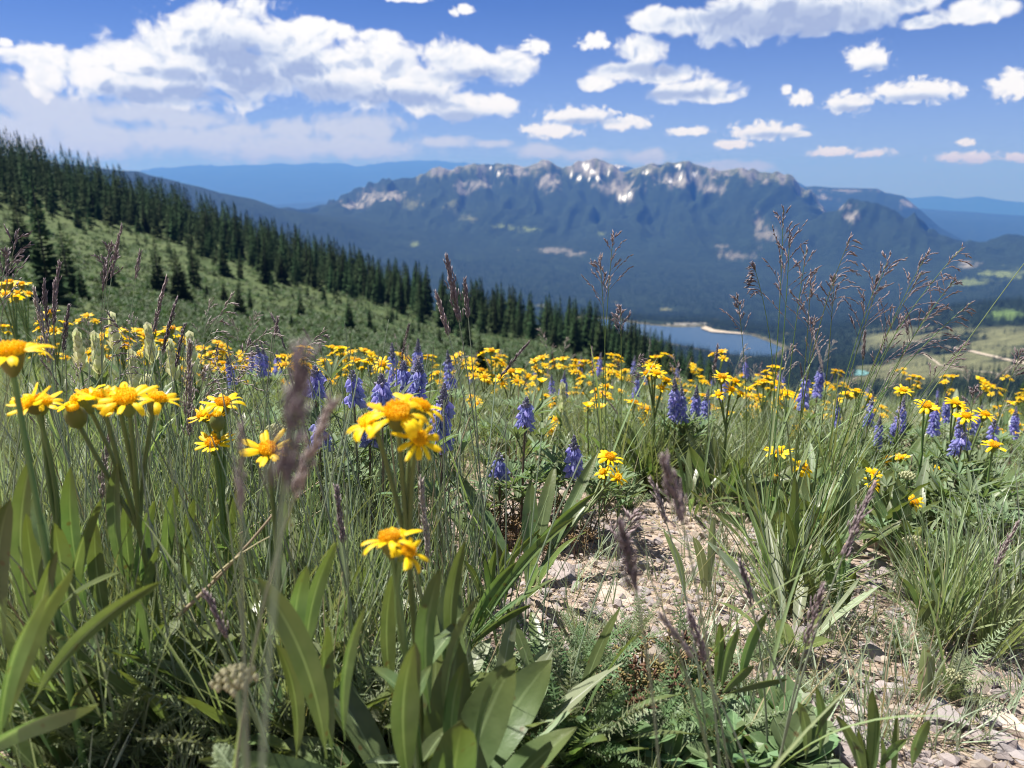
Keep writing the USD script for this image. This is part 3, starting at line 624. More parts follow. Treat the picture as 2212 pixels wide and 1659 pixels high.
patch(1345, 359, 22, 4, SNOW, dlo=14000, dhi=16500); patch(1545, 372, 12, 3, SNOW, dlo=14000, dhi=16500); patch(1660, 392, 40, 3, SNOW, dlo=14000, dhi=16500)
for px, py, rx, ry in ((2100, 610, 60, 12), (2180, 590, 50, 14)): patch(px, py, rx, ry, MEADOW, dlo=2800, dhi=5200)
# the open meadow hill with scattered trees, and clearings round the lake
PAST = (0.118, 0.124, 0.064)
md = np.clip((qx - (1790 + 0.9 * (810 - qy)) + 170 * (n1 - 0.5)) / 60, 0, 1) * np.clip((qy - 700 - 30 * (n2 - 0.5)) / 12, 0, 1) * (VR < 1900) * np.clip((930 - qy) / 30, 0, 1)
paint(md * np.clip((n2 - 0.36) * 8, 0, 1), PAST)
patch(2170, 680, 70, 20, (0.095, 0.150, 0.045), dlo=1500, dhi=2300, rag=0.8)
patch(1900, 730, 40, 7, PAST, dlo=1200, dhi=2300); patch(1640, 760, 40, 10, PAST, dlo=1200, dhi=1700); patch(1480, 700, 60, 6, SCREE, dlo=1700, dhi=2200, rag=2.4)
for px, py in ((1170, 660), (1330, 650), (1440, 668), (1545, 690), (1250, 640), (1700, 720), (1760, 735)): patch(px, py, 18, 4, PAST, dlo=1700, dhi=3300)
sh = (SD > 0) & (SD < 16); col[sh] = (0.10, 0.095, 0.06); forest[SD < 14] = 0
f = grid_faces(len(VAZ), len(VLR)); f = np.vstack([f[:, [0, 1, 2]], f[:, [0, 2, 3]]])
vv = vp.reshape(-1, 3)
nrm = np.cross(vv[f[:, 1]] - vv[f[:, 0]], vv[f[:, 2]] - vv[f[:, 0]]); f[nrm[:, 2] < 0] = f[nrm[:, 2] < 0][:, ::-1]
lm = usdkit.mesh(stage, '/World/mountains', (vv, f), '/World/Looks/land', smooth=True)
UsdGeom.PrimvarsAPI(lm).CreatePrimvar('cover', Sdf.ValueTypeNames.Color3fArray, 'vertex').Set(Vt.Vec3fArray.FromNumpy(col.reshape(-1, 3).astype(np.float32)))
tag(lm, 'forested valley rising to a rocky snow-flecked mountain range and blue far ridges', 'mountains', None, 'structure')

import shapely
def flat_sheet(name, poly, zf, material, label, cat, kind='structure', step=None):
    tri = shapely.constrained_delaunay_triangles(poly) if hasattr(shapely, 'constrained_delaunay_triangles') else None
    import trimesh
    v, ff = trimesh.creation.triangulate_polygon(poly, engine='earcut')
    v3 = np.column_stack([v, zf(v[:, 0], v[:, 1])])
    nz = np.cross(v3[ff[:, 1]] - v3[ff[:, 0]], v3[ff[:, 2]] - v3[ff[:, 0]])[:, 2]; ff[nz < 0] = ff[nz < 0][:, ::-1]
    m = usdkit.mesh(stage, fresh('/World', name), (v3, ff), '/World/Looks/' + material, smooth=True)
    tag(m, label, cat, None, kind)
flat_sheet('lake', lake, lambda x, y: 0 * x + LAKE_Z, 'water', 'blue mountain lake lying in the forested valley', 'lake')
bq = on_level(*np.array([(1512, 709), (1524, 704), (1545, 712), (1575, 716), (1610, 719), (1605, 722), (1570, 719.5), (1535, 717)]).T, LAKE_Z + 1.2)
flat_sheet('beach', Polygon(bq[:, :2]).buffer(-1.5).buffer(0.5), lambda x, y: 0 * x + LAKE_Z + 1.5, 'pale_gravel', 'pale sandy beach point on the far lake shore', 'beach')
def strip(name, pxs, width, label, cat):
    q, ok = on_land(*np.array(pxs).T)
    ln = LineString(q[:, :2]).segmentize(12)
    c = np.array(ln.coords); t = unit(np.gradient(c, axis=0)); nn = np.stack([-t[:, 1], t[:, 0]], 1)
    rows = np.stack([c - nn * width / 2, c, c + nn * width / 2], 1).reshape(-1, 2)
    v = np.column_stack([rows, land(rows[:, 0], rows[:, 1]) + 1.0])
    ff = grid_faces(len(c), 3)
    m = usdkit.mesh(stage, fresh('/World', name), (v, ff), '/World/Looks/pale_gravel', smooth=True)
    tag(m, label, cat, None, 'structure')
strip('road', [(1958, 737), (1985, 739), (2015, 744), (2060, 752), (2105, 761), (2160, 774), (2240, 794)], 6, 'pale gravel road crossing the open meadow in the valley', 'road')
strip('dirt_track', [(1985, 756), (2030, 790), (2075, 800), (2140, 806), (2230, 828)], 2.2, 'faint dirt track below the gravel road', 'track')
pq, _ = on_land(*np.array([(1815, 806), (1835, 799), (1862, 802), (1880, 806), (1868, 812), (1840, 812)]).T)
zp = pq[:, 2].mean()
flat_sheet('pond', Polygon(pq[:, :2]).convex_hull.buffer(1), lambda x, y: land(x, y) + 1.2, 'pond_water', 'small turquoise pond among the dark valley trees', 'pond')

# the air between here and the far ranges
zmin, zmax = VZ.min() - 60, max(VZ.max(), 60) + 40
X1 = 33000.0
hv = np.array([[x, y, z] for x in (-X1, X1) for y in (-900.0, X1) for z in (zmin, zmax)])
hf = [[0, 1, 3], [0, 3, 2], [4, 6, 7], [4, 7, 5], [0, 4, 5], [0, 5, 1], [2, 3, 7], [2, 7, 6], [0, 2, 6], [0, 6, 4], [1, 5, 7], [1, 7, 3]]
hz = usdkit.mesh(stage, '/World/haze', (hv, np.array(hf)), '/World/Looks/air')
tag(hz, 'thin blue mountain haze between here and the far ranges', 'haze', None, 'stuff')
# ------------------------------------------------------------------ conifers on the hillside
def conifer_crown(h, seed, levels=26, per=9, spread=0.17, low=False):
    rng = np.random.default_rng(seed); m = MB()
    z = 0.06 * h
    for k in range(levels):
        t = k / (levels - 1)
        z = h * (0.05 + 0.95 * t ** 0.92)
        R = h * spread * (1 - t) ** 0.85 * rng.uniform(0.75, 1.15) + 0.008 * h
        nb = max(4, int(per * (1 - 0.55 * t)))
        for j in range(nb):
            a = 6.283 * j / nb + rng.uniform(-0.5, 0.5) + k * 0.7
            r = R * rng.uniform(0.65, 1.15)
            d = np.array([math.cos(a), math.sin(a), 0]); s = np.array([-d[1], d[0], 0])
            droop = -0.35 + 0.75 * t + rng.uniform(-0.15, 0.15)
            p0 = np.array([0, 0, z]); p1 = p0 + d * r * 0.55 + np.array([0, 0, r * 0.55 * droop]); p2 = p0 + d * r + np.array([0, 0, r * (droop + 0.12)])
            w = r * rng.uniform(0.22, 0.36) + 0.006 * h
            sag = np.array([0, 0, -0.5 * w])
            v = [p0, p1 + s * w + sag, p1 - s * w + sag, p2, p1 + np.array([0, 0, 0.25 * w])]
            m.add(v, [[0, 1, 4], [0, 4, 2], [1, 3, 4], [4, 3, 2]])
            if not low:
                for q in (1, -1):
                    e = p1 + d * r * 0.1 + s * q * w * 1.7 + np.array([0, 0, -0.6 * w])
                    m.add([p0 + (p1 - p0) * 0.45, p1 + s * q * w * 0.4, e], [[0, 1, 2]])
    m.add(*(lambda c: (c[0], c[1]))(tube([[0, 0, h * 0.9], [0, 0, h * 0.97], [0, 0, h * 1.03]], [0.01 * h, 0.006 * h, 0.001 * h], 4)))
    return m
def tree_first(name, h, seed, label, cat, loc, spread, group, yaw=0.0, scale=1.0, levels=26, per=9):
    p = thing(name, label, cat, loc, yaw, scale, group)
    t = MB(); t.add(*tube([[0, 0, -0.6], [0, 0, h * 0.3], [0, 0, h * 0.95]], [0.022 * h, 0.016 * h, 0.002 * h], 6)); t.build(p, 'trunk', 'bark')
    conifer_crown(h, seed, levels, per, spread).build(p, 'crown', 'conifer', smooth=False)
    return p

rng = np.random.default_rng(11)
# trees that stand apart: foot of the trunk in the photo, height in photo pixels
lone = [(110, 655, 155), (152, 640, 122), (52, 560, 100), (86, 502, 92), (235, 615, 65), (345, 628, 92), (390, 650, 92), (421, 622, 84), (315, 502, 45), (170, 492, 44), (485, 596, 62), (520, 602, 48), (575, 612, 72), (560, 588, 42), (610, 612, 62), (641, 607, 52), (675, 612, 62), (735, 628, 52),
        (519, 682, 62), (541, 668, 42), (485, 650, 36), (650, 682, 52), (755, 712, 62), (799, 712, 52), (630, 702, 26), (820, 650, 58), (846, 655, 66), (905, 655, 52), (300, 502, 32), (1100, 792, 36), (1131, 800, 26), (1192, 790, 40), (1010, 752, 60), (950, 742, 36), (1075, 760, 30), (240, 560, 34), (700, 650, 30), (770, 640, 26), (870, 765, 40), (410, 560, 40), (205, 470, 60), (20, 600, 60), (180, 650, 60), (448, 640, 30), (845, 700, 24), (905, 720, 30), (1240, 780, 36), (1300, 806, 30)]
big = [(1037, 812, 95)]
px, py, hp = np.array(lone + big, float).T
pts, ok = on_ground(px, py)
dist = np.hypot(pts[:, 0], pts[:, 1])
H_ = hp / 1661 * dist * 1.15
# the wood along the ridge: dense band between the skyline and the meadow, thinning downhill
lower = [(-250, 390), (0, 442), (100, 462), (200, 490), (300, 490), (450, 552), (560, 575), (700, 635), (900, 690), (1000, 722), (1150, 740), (1250, 762), (1330, 790), (1420, 835), (1700, 900)]
N = 170000
a = rng.uniform(-0.68, 0.42, N); r = np.sqrt(rng.uniform(60 ** 2, 300 ** 2, N))
x, y = r * np.sin(a), r * np.cos(a); z = ground(x, y)
qx_, qy_, _f = to_px(np.stack([x, y, z], 1))
edge = np.interp(qx_, *zip(*lower)) + 52 * (fbm2(x / 22, y / 22, 3, 61) - 0.5) * 2
prob = np.clip((edge - qy_) / 22 + 0.5, 0, 1) * np.clip((r - 120) / 30, 0, 1)
skyl = np.interp(qx_, [-300, -100, 0, 250, 450, 700, 900, 1150, 1300, 1450, 1600, 1800], [250, 310, 345, 428, 490, 585, 668, 714, 752, 797, 850, 960])
prob *= np.clip(1.3 - np.clip((qy_ - skyl - 70) / 60, 0, 1.1), 0.06, 1)
prob = prob * np.clip(6 * (fbm2(x / 11, y / 11, 3, 63) - 0.34), 0.05, 1)
prob = np.where(((qx_ > 1150) & (qx_ < 1178)) | ((qx_ > 925) & (qx_ < 950)), 0, prob)

prob = np.where(qy_ < edge, np.maximum(prob, 0), prob + 0.010 * (r > 60))
keep = rng.uniform(size=N) < prob * 0.9
cand = np.stack([x, y, z], 1)[keep]; cq = qx_[keep]
sel = []
order = rng.permutation(len(cand)); cell = {}
for i in order:
    c = cand[i]; key = (int(c[0] // 1.55), int(c[1] // 1.55))
    if any((key[0] + u, key[1] + w) in cell for u in (-1, 0, 1) for w in (-1, 0, 1)) : continue
    cell[key] = 1; sel.append(i)
    if len(sel) > 5000: break
wood = cand[sel]; wq = cq[sel]
wd = np.hypot(wood[:, 0], wood[:, 1]); wqy = to_px(wood)[1]
target = np.interp(wq, [-100, 0, 300, 600, 900, 1000, 1250, 1400, 1600], [76, 74, 78, 82, 98, 96, 106, 92, 62])
inw = wqy < np.interp(wq, *zip(*lower)) + 10
hw = np.where(inw, target * rng.uniform(0.5, 1.08, len(wood)), rng.uniform(10, 42, len(wood))) / 1661 * wd
hw = np.clip(hw, 1.0, 15)
protos = []
KINDS = [(10.0, 1, 0.155), (10.0, 2, 0.19), (10.0, 3, 0.175), (10.0, 4, 0.21), (10.0, 5, 0.25)]
named = {0: 'broad dark fir nearest to the flower meadow on the hillside', 1: 'tall dark fir behind the broad fir at the meadow foot', len(lone): 'dark young fir rising directly behind the centre of the flowers'}
firsts = {}
def plant_tree(pos, h, kind, label, group):
    sc = h / 10.0; yaw = rng.uniform(0, 6.283)
    if kind not in firsts:
        firsts[kind] = tree_first('fir_tree', 10.0, 100 + kind, label, 'tree', pos - [0, 0, 0.15], KINDS[kind][2], group, yaw, sc)
    else: copy_of(firsts[kind], 'fir_tree', label, 'tree', pos - [0, 0, 0.15], yaw, sc, group)
for i in range(len(px)):
    if not ok[i] : continue
    k = 4 if i in (0, len(lone)) else [4, 3, 4, 1][i % 4]
    if i in named: plant_tree(pts[i], H_[i], k, named[i], None)
    elif dist[i] < 90: plant_tree(pts[i], H_[i], k, 'dark fir standing apart low on the green meadow slope', 'firs standing apart on the meadow slope')
    else: plant_tree(pts[i], H_[i], k, 'dark fir scattered on the green hillside below the wood', 'firs scattered below the ridge wood')
size = hw / wd
lead = np.argsort(-size)[:225]
for i in lead:
    if inw[i]: z_ = int(np.searchsorted([330, 660, 940, 1165], wq[i])); plant_tree(wood[i], hw[i], int(rng.integers(0, 4)), 'dark fir in the ' + ['highest wood at the top of the slope', 'upper wood below the far blue mesa', 'wood in the middle of the ridge', 'clump past the gap in the ridge wood', 'last low clump of wood beside the lake'][z_], 'firs of the ' + ['highest wood', 'upper ridge wood', 'middle ridge wood', 'clump past the gap', 'clump beside the lake'][z_])
    else: plant_tree(wood[i], hw[i], int(rng.integers(1, 4)), 'small young fir growing in the hillside grass', 'young firs in the hillside grass')
rest = np.setdiff1d(np.arange(len(wood)), lead)
pr = [(f'fir', conifer_crown(10.0, 300 + k, 20, 7, KINDS[k][2]), 'conifer', False) for k in range(4)]
scatter('ridge_forest', pr, wood[rest] - [0, 0, 0.15], rng.uniform(0, 6.283, len(rest)), hw[rest] / 10, rng.integers(0, 4, len(rest)), 'dense dark fir forest covering the ridge behind the foremost trees', 'forest')
# a spruce top behind the crest of the bench
sp = at(2206, 872, 16.0); sp[2] = float(ground(sp[0], sp[1]))
hh = at(2200, 812, 16.0)[2] - sp[2]
tree_first('spruce_tree', hh, 77, 'dark spruce top peeping over the crest beyond the flowers', 'tree', sp, 0.26, None, 0.3, 1.0, 26, 10)

# ------------------------------------------------------------------ the forest in the valley
fmask = RegularGridInterpolator((VAZ, VLR), forest.astype(float), method='nearest', bounds_error=False, fill_value=0)
N = 150000
a = rng.uniform(-0.15, 0.66, N); r = np.exp(rng.uniform(math.log(520), math.log(4300), N))
x, y = r * np.sin(a), r * np.cos(a)
fm = fmask(np.stack([a, np.log(r)], 1))
dens = np.where(fm > 0.5, np.clip((r / 1500) ** 0.6, 0.3, 1), 0.0) * np.where(lake_sd(x, y) < 16, 0, 1) * (fbm2(x / 70, y / 70, 3, 71) > 0.36)
z = land(x, y); qx_, qy_, _f = to_px(np.stack([x, y, z], 1))
vis = (qx_ > 850) & (qy_ > 560) & (qy_ < 940)
k = rng.uniform(size=N) < dens * vis * 0.62
vt = np.stack([x, y, z], 1)[k]
vh = rng.uniform(9, 19, len(vt))
# single trees on the open meadow hill
N = 5000
a = rng.uniform(0.2, 0.66, N); r = np.exp(rng.uniform(math.log(600), math.log(2100), N)); x, y = r * np.sin(a), r * np.cos(a)
fm = fmask(np.stack([a, np.log(r)], 1)); z = land(x, y); qx_, qy_, _f = to_px(np.stack([x, y, z], 1))
k = (fm < 0.5) & (lake_sd(x, y) > 60) & (qx_ < 2260) & (qy_ > 690) & (qy_ < 900) & (fbm2(x / 60, y / 60, 3, 73) > 0.44) & (rng.uniform(size=N) < 0.34)
mt = np.stack([x, y, z], 1)[k]; mr = r[k]
mh = rng.uniform(5, 13, len(mt))
o = np.argsort(-(mh / mr))[:70]
first = None
for i in o:
    lb, gp_ = 'small dark conifer dotted over the open valley meadow', 'conifers dotted over the valley meadow'
    if first is None:
        first = tree_first('meadow_conifer', 10.0, 55, lb, 'tree', mt[i] - [0, 0, 0.5], 0.2, gp_, 0, mh[i] / 10, 12, 7)
    else: copy_of(first, 'meadow_conifer', lb, 'tree', mt[i] - [0, 0, 0.5], rng.uniform(0, 6.28), mh[i] / 10, gp_)
o2 = np.setdiff1d(np.arange(len(mt)), o)
allp = np.vstack([vt, mt[o2]]); allh = np.concatenate([vh, mh[o2]])
pr = [('conifer', conifer_crown(10.0, 500 + q, 9, 6, 0.17 + 0.03 * q, low=True), 'far_conifer', False) for q in range(3)]
scatter('valley_forest', pr, allp - [0, 0, 0.5], rng.uniform(0, 6.283, len(allp)), allh / 10, rng.integers(0, 3, len(allp)), 'dark conifer forest covering the valley round the lake', 'forest')
# ------------------------------------------------------------------ flowering plants
def G(x, y): return float(ground(np.array([float(x)]), np.array([float(y)]))[0])

def petal_shape(L, W, droop, rng, nu=6, nv=4):
    """One ray floret along +x from the origin, drooping; grooved and notched at its tip."""
    u = np.linspace(0, 1, nu); th = 0.25 - droop * u ** 1.2
    ds = L / (nu - 1)
    x = np.concatenate([[0], np.cumsum(np.cos(th[:-1]) * ds)]); z = np.concatenate([[0], np.cumsum(np.sin(th[:-1]) * ds)])
    w = W * 0.5 * np.array([0.35, 0.75, 0.95, 1.0, 0.88, 0.42])[:nu] if nu == 6 else W * 0.5 * np.interp(u, [0, 0.5, 0.85, 1], [0.35, 1, 0.9, 0.4])
    j = np.linspace(-1, 1, nv)
    groove = 0.10 * W * np.cos(j * 2.6)[None] * np.ones(nu)[:, None] + 0.06 * W * rng.uniform(-1, 1) * j[None] * u[:, None]
    twist = rng.uniform(-0.5, 0.5) * u
    yy = j[None] * w[:, None] * np.cos(twist)[:, None]; zz = z[:, None] + groove + j[None] * w[:, None] * np.sin(twist)[:, None]
    xx = x[:, None] + 0 * yy; xx[-1] -= 0.06 * L * (np.abs(j) < 0.5)
    v = np.stack([xx, yy, zz], -1).reshape(-1, 3)
    uv = np.stack(np.broadcast_arrays(j[None] * 0.5 + 0.5, u[:, None]), -1).reshape(-1, 2)
    return v, grid_faces(nu, nv), uv

def flower_head(parent, pos, d, size, rng, petals=11, droop=0.7, fine=True, missing=0.06, age=0):
    """A daisy-like head: green cup, domed disc of florets, strap petals. size is its full width."""
    R = rot_to(unit(d)) @ rotz(rng.uniform(0, 6.28)); rd = size * 0.172
    k = size / 0.036
    m = MB()
    v, f = dome(rd * 1.02, 0.0, 5, 14, -1.0)
    th = np.linspace(0, 1, 6); cup = []
    for i, t in enumerate(th):
        rr = rd * (0.30 + 0.75 * math.sin(t * 1.5) ** 0.8); zz = -0.013 * k * (1 - t)
        cup += [[rr * (1 + 0.05 * (q % 2)) * math.cos(6.283 * q / 18), rr * (1 + 0.05 * (q % 2)) * math.sin(6.283 * q / 18), zz] for q in range(18)]
    m.add(np.array(cup), grid_faces(6, 18, True)); m.add([[0, 0, -0.0135 * k]] + [cup[q] for q in range(18)], [[0, (q + 1) % 18 + 1, q + 1] for q in range(18)])
    disc = MB()
    v, f = dome(rd * 0.98, 0.0034 * k, 4, 14); disc.add(v, f)
    nfl = 70 if fine else 16
    for q in range(nfl):
        t = math.sqrt((q + 0.5) / nfl); a = q * 2.39996
        p = np.array([rd * 0.97 * t * math.cos(a), rd * 0.97 * t * math.sin(a), 0.0034 * k * math.sqrt(max(0, 1 - t * t)) - 0.0004])
        h = (0.0018 + 0.0016 * t) * k * rng.uniform(0.8, 1.3); w = (0.0008 if fine else 0.0018) * k
        dd = unit(np.array([p[0] * 0.35 / rd, p[1] * 0.35 / rd, 1.0]))
        e1 = unit(np.cross(dd, [0.3, 1, 0.2])); e2 = np.cross(dd, e1)
        b = [p + w * 0.6 * (math.cos(s) * e1 + math.sin(s) * e2) for s in (0, 2.09, 4.19)]
        tp = [p + dd * h + w * (math.cos(s) * e1 + math.sin(s) * e2) for s in (0, 2.09, 4.19)]
        disc.add(b + tp + [p + dd * h * 1.1], [[0, 1, 4], [0, 4, 3], [1, 2, 5], [1, 5, 4], [2, 0, 3], [2, 3, 5], [3, 4, 6], [4, 5, 6], [5, 3, 6]])
    L = size * 0.5 - rd * 0.6
    pl = []
    for q in range(petals):
        if rng.uniform() < missing: continue
        Lq = L * rng.uniform(0.72, 1.28)
        v, f, uv = petal_shape(Lq, size * 0.145 * rng.uniform(0.7, 1.25), droop * rng.uniform(0.0, 2.1), rng, 6 if fine else 4, 4 if fine else 3)
        pm = MB(); pm.add(v + [rd * 0.86, 0, 0], f, uv)
        pl.append(pm.moved([0, 0, rng.uniform(-0.0006, 0.0006)], rotz(6.283 * (q + rng.uniform(-0.38, 0.38)) / petals)))
    if fine:
        path = m.moved(pos, R).build(parent, 'flower_head', 'bract_green')
        disc.moved(pos, R).build(path, 'disc', 'disc_yellow', smooth=False)
        for pm in pl: pm.moved(pos, R).build(path, 'petal', 'petal_yellow')
    else:
        path = m.moved(pos, R).build(parent, 'flower_head', 'bract_green')
        disc.moved(pos, R).build(path, 'disc', 'disc_yellow', smooth=False)
        j = MB()
        for pm in pl: j.join(pm)
        j.moved(pos, R).build(path, 'petals', 'petal_yellow')

def bud(parent, pos, d, size, rng, open_=0.0):
    R = rot_to(unit(d)); m = MB()
    pr = [(0.0, 0.25), (0.25, 0.8), (0.55, 1.0), (0.85, 0.85), (1.0, 0.6)]
    v = [[size * 0.5 * r * (1 + 0.06 * (q % 2)) * math.cos(6.283 * q / 14), size * 0.5 * r * (1 + 0.06 * (q % 2)) * math.sin(6.283 * q / 14), (t - 0.5) * size * 1.15] for t, r in pr for q in range(14)]
    m.add(v, grid_faces(5, 14, True)); m.add([[0, 0, -0.58 * size]] + v[:14], [[0, (q + 1) % 14 + 1, q + 1] for q in range(14)])
    p = m.moved(pos, R).build(parent, 'bud', 'bract_green')
    t = MB(); vv, ff = dome(size * 0.3, size * 0.22, 3, 10); t.add(vv + [0, 0, size * 0.55], ff)
    for q in range(12):
        a = q * 0.5236; t.add(*tube([[size * 0.26 * math.cos(a), size * 0.26 * math.sin(a), size * 0.5], [size * 0.25 * math.cos(a), size * 0.25 * math.sin(a), size * 0.82]], size * 0.05, 3))
    t.moved(pos, R).build(p, 'bud_tip', 'disc_yellow')

def groundsel(name, label, base, heads, rng, group=None, leaves=7, leaf_len=(0.09, 0.16), leaf_w=(0.016, 0.028), fine=True, buds=(), leafmat='leaf_green', place=None, lean=(0, 0), extra_leaves=()):
    """heads: (position relative to base, width, facing, droop). The stems meet on one main stem."""
    p = thing(name, label, 'wildflower', base if place is None else place[0], 0 if place is None else place[1], 1.0 if place is None else place[2], group)
    hs = np.array([h[0] for h in heads]); top = hs.mean(0); zt = hs[:, 2].max()
    fork = np.array([top[0] * 0.72 + lean[0], top[1] * 0.72 + lean[1], hs[:, 2].min() * 0.66])
    st = MB(); main = bezier([0, 0, -0.01], [fork[0] * 0.25, fork[1] * 0.25, fork[2] * 0.6], fork, 10 if fine else 5)
    st.add(*tube(main, np.linspace(0.0026, 0.0020, len(main)), 6 if fine else 4))
    for h in list(heads) + [(b[0], b[1] * 1.4, b[2], 0) for b in buds]:
        d = unit(np.asarray(h[2], float)); e = np.asarray(h[0]) - d * 0.0125 * h[1] / 0.036
        st.add(*tube(bezier(fork, (fork + e) / 2 + np.array([0, 0, 0.004]) - d * 0.012, e, 7 if fine else 4), np.linspace(0.0018, 0.0016, 7 if fine else 4), 5 if fine else 4))
    st.build(p, 'stem', 'stem_green')
    for h in heads: flower_head(p, np.asarray(h[0], float), h[2], h[1], rng, int(rng.integers(9, 13)), h[3], fine)
    for b in buds: bud(p, np.asarray(b[0], float), b[2], b[1], rng)
    nu, nv = (11, 5) if fine else (6, 3)
    for q in range(leaves):                                       # upright basal leaves
        a = rng.uniform(0, 6.283); L = rng.uniform(*leaf_len); W = rng.uniform(*leaf_w); m = MB()
        b0 = np.array([0.012 * math.cos(a), 0.012 * math.sin(a), -0.004])
        m.add(*leaf(b0, a, rng.uniform(0.75, 1.4), L, W, rng.uniform(-0.8, 0.05), rng.uniform(0.15, 0.5), rng.uniform(-0.7, 0.7), nu, nv, (0.9, 0.75), 0.05, rng, 0.12)); m.build(p, 'leaf', leafmat)
    for q in range(max(2, leaves // 2)):                          # small leaves up the stem
        t = rng.uniform(0.25, 0.9); c = main[int(t * (len(main) - 1))]; m = MB()
        m.add(*leaf(c, rng.uniform(0, 6.283), rng.uniform(0.7, 1.2), rng.uniform(0.03, 0.07) * (1.2 - 0.6 * t), rng.uniform(0.007, 0.014), -0.4, 0.35, rng.uniform(-0.4, 0.4), nu - 2, nv, (0.5, 0.9), 0.03, rng)); m.build(p, 'stem_leaf', leafmat)
    for lf in extra_leaves: 
        m = MB(); m.add(*leaf(*lf[:6], fold=lf[6], twist=lf[7], nu=15, nv=7, shape=(0.75, 0.6), wave=0.025, rng=rng, petiole=0.08)); m.build(p, 'leaf', leafmat)
    return p

PXM = 1661.0
def head_at(px, py, w, hmin=0.09, hmax=0.36, size=0.036):
    """Distance from a head's width in the photo, kept so that the plant under it has a natural height."""
    d = size * PXM / w
    for _ in range(40):
        p = at(px, py, d); h = p[2] - G(p[0], p[1])
        if h < hmin: d *= 0.96
        elif h > hmax: d *= 1.04 if p[2] < EYE else 0.97
        else: break
    return at(px, py, d), d, h

rng = np.random.default_rng(5)
UPV = np.array([0, 0, 1.0])
def hero(label, heads, rng, root=None, buds=(), **kw):
    """heads: (px, py, distance, width in metres, facing, droop) read off the photo; root: where the stem stands, as (dx, dy) from below the mean head."""
    P = [at(h[0], h[1], h[2]) for h in heads]; B = [at(b[0], b[1], b[2]) for b in buds]
    c = np.mean(P, 0); x, y = c[0] + (root or (0, 0))[0], c[1] + (root or (0, 0))[1]
    base = np.array([x, y, G(x, y)])
    return groundsel('groundsel', label, base, [(p - base, h[3] * 0.93, h[4], h[5]) for p, h in zip(P, heads)], rng, None, buds=[(q - base, b[3], b[4]) for q, b in zip(B, buds)], **kw), base

# the large blurred flowers in front
hero('large yellow groundsel flower close up before the lupines, three heads with drooping petals', [(858, 893, 0.40, 0.040, (0.02, -0.42, 1), 1.1), (797, 912, 0.415, 0.030, (-0.5, -0.25, 1), 1.15), (905, 948, 0.395, 0.028, (0.35, -0.75, 0.7), 0.55), (905, 880, 0.425, 0.034, (0.4, 0.1, 1), 1.0)], rng, root=(0.004, 0.015), leaves=9, leaf_len=(0.10, 0.17), leaf_w=(0.02, 0.03))
hero('lower yellow groundsel flower over broad upright leaves, above the gravel edge', [(842, 1165, 0.365, 0.032, (-0.1, 0.1, 1), 0.75), (880, 1192, 0.36, 0.024, (0.6, -0.3, 0.8), 0.9)], rng, root=(0.006, 0.02), leaves=11, leaf_len=(0.10, 0.17), leaf_w=(0.022, 0.034))
hero('yellow groundsel head cut by the picture edge, tall blurred stem', [(22, 762, 0.42, 0.042, (0.1, -0.1, 1), 0.75)], rng, root=(0.0, 0.0), leaves=8, leaf_len=(0.10, 0.17), leaf_w=(0.02, 0.03))
hero('ragged yellow groundsel pair with petals mostly standing up', [(62, 872, 0.47, 0.028, (-0.3, -0.5, 1), 0.1), (92, 868, 0.48, 0.030, (0.3, -0.1, 1), 0.5)], rng, leaves=7)
hero('broad cluster of four yellow groundsel heads side by side', [(176, 862, 0.52, 0.036, (-0.5, -0.1, 1), 0.4), (222, 858, 0.50, 0.036, (0.0, 0.0, 1), -0.2), (272, 862, 0.47, 0.040, (0.1, -0.35, 1), 1.15), (338, 862, 0.50, 0.034, (0.4, 0.0, 1), 0.75), (248, 872, 0.47, 0.026, (0, -0.6, 0.8), -0.3)], rng, root=(0.0, 0.02), buds=[(165, 903, 0.5, 0.014, (0, -0.3, 1))], leaves=9)
hero('yellow groundsel with a spread head over two half open ones', [(482, 872, 0.62, 0.035, (0.05, -0.15, 1), 0.85), (437, 897, 0.62, 0.024, (-0.4, -0.4, 1), -0.2), (460, 902, 0.61, 0.020, (0, -0.3, 1), -0.3)], rng, buds=[(470, 915, 0.6, 0.012, (0, 0, 1))], leaves=8)
hero('small yellow groundsel head with few flat petals below the spread one', [(460, 958, 0.60, 0.034, (0.05, -0.3, 1), 0.35)], rng, leaves=7)
hero('yellow groundsel with shaggy upright petals and a pale round bud beside it', [(578, 972, 0.48, 0.034, (0.1, -0.4, 1), 0.15)], rng, buds=[(617, 998, 0.48, 0.013, (0.2, -0.1, 1))], leaves=8)
# sharp ones further back
hero('yellow groundsel on a leaning stem over the gravel, three heads stacked', [(1317, 988, 0.95, 0.036, (0.15, -0.3, 1), 0.5), (1303, 1020, 0.94, 0.026, (-0.6, -0.3, 0.8), 0.6), (1334, 1031, 0.93, 0.030, (0.6, -0.5, 0.7), 0.3)], rng, root=(-0.11, -0.12), leaves=10, leaf_len=(0.13, 0.2), leaf_w=(0.016, 0.024))
hero('yellow groundsel with loose spread petals at the edge of the grass clump', [(1680, 976, 1.0, 0.038, (-0.1, -0.1, 1), 0.45)], rng, leaves=8)
hero('yellow groundsel nodding with long hanging petals beside the grass clump', [(1735, 1010, 1.0, 0.036, (0.25, -0.6, 1), 1.3)], rng, buds=[(1676, 1036, 1.0, 0.010, (0, 0, 1))], leaves=9)
hero('low yellow groundsel among grey leaves over the stones', [(1974, 1084, 1.05, 0.034, (0, -0.5, 1), 0.8)], rng, leaves=9, leafmat='leaf_grey')
hero('low yellow groundsel near the stones with few ragged petals', [(2157, 1104, 1.1, 0.028, (-0.2, -0.3, 1), 0.9)], rng, leaves=6, leafmat='leaf_grey')
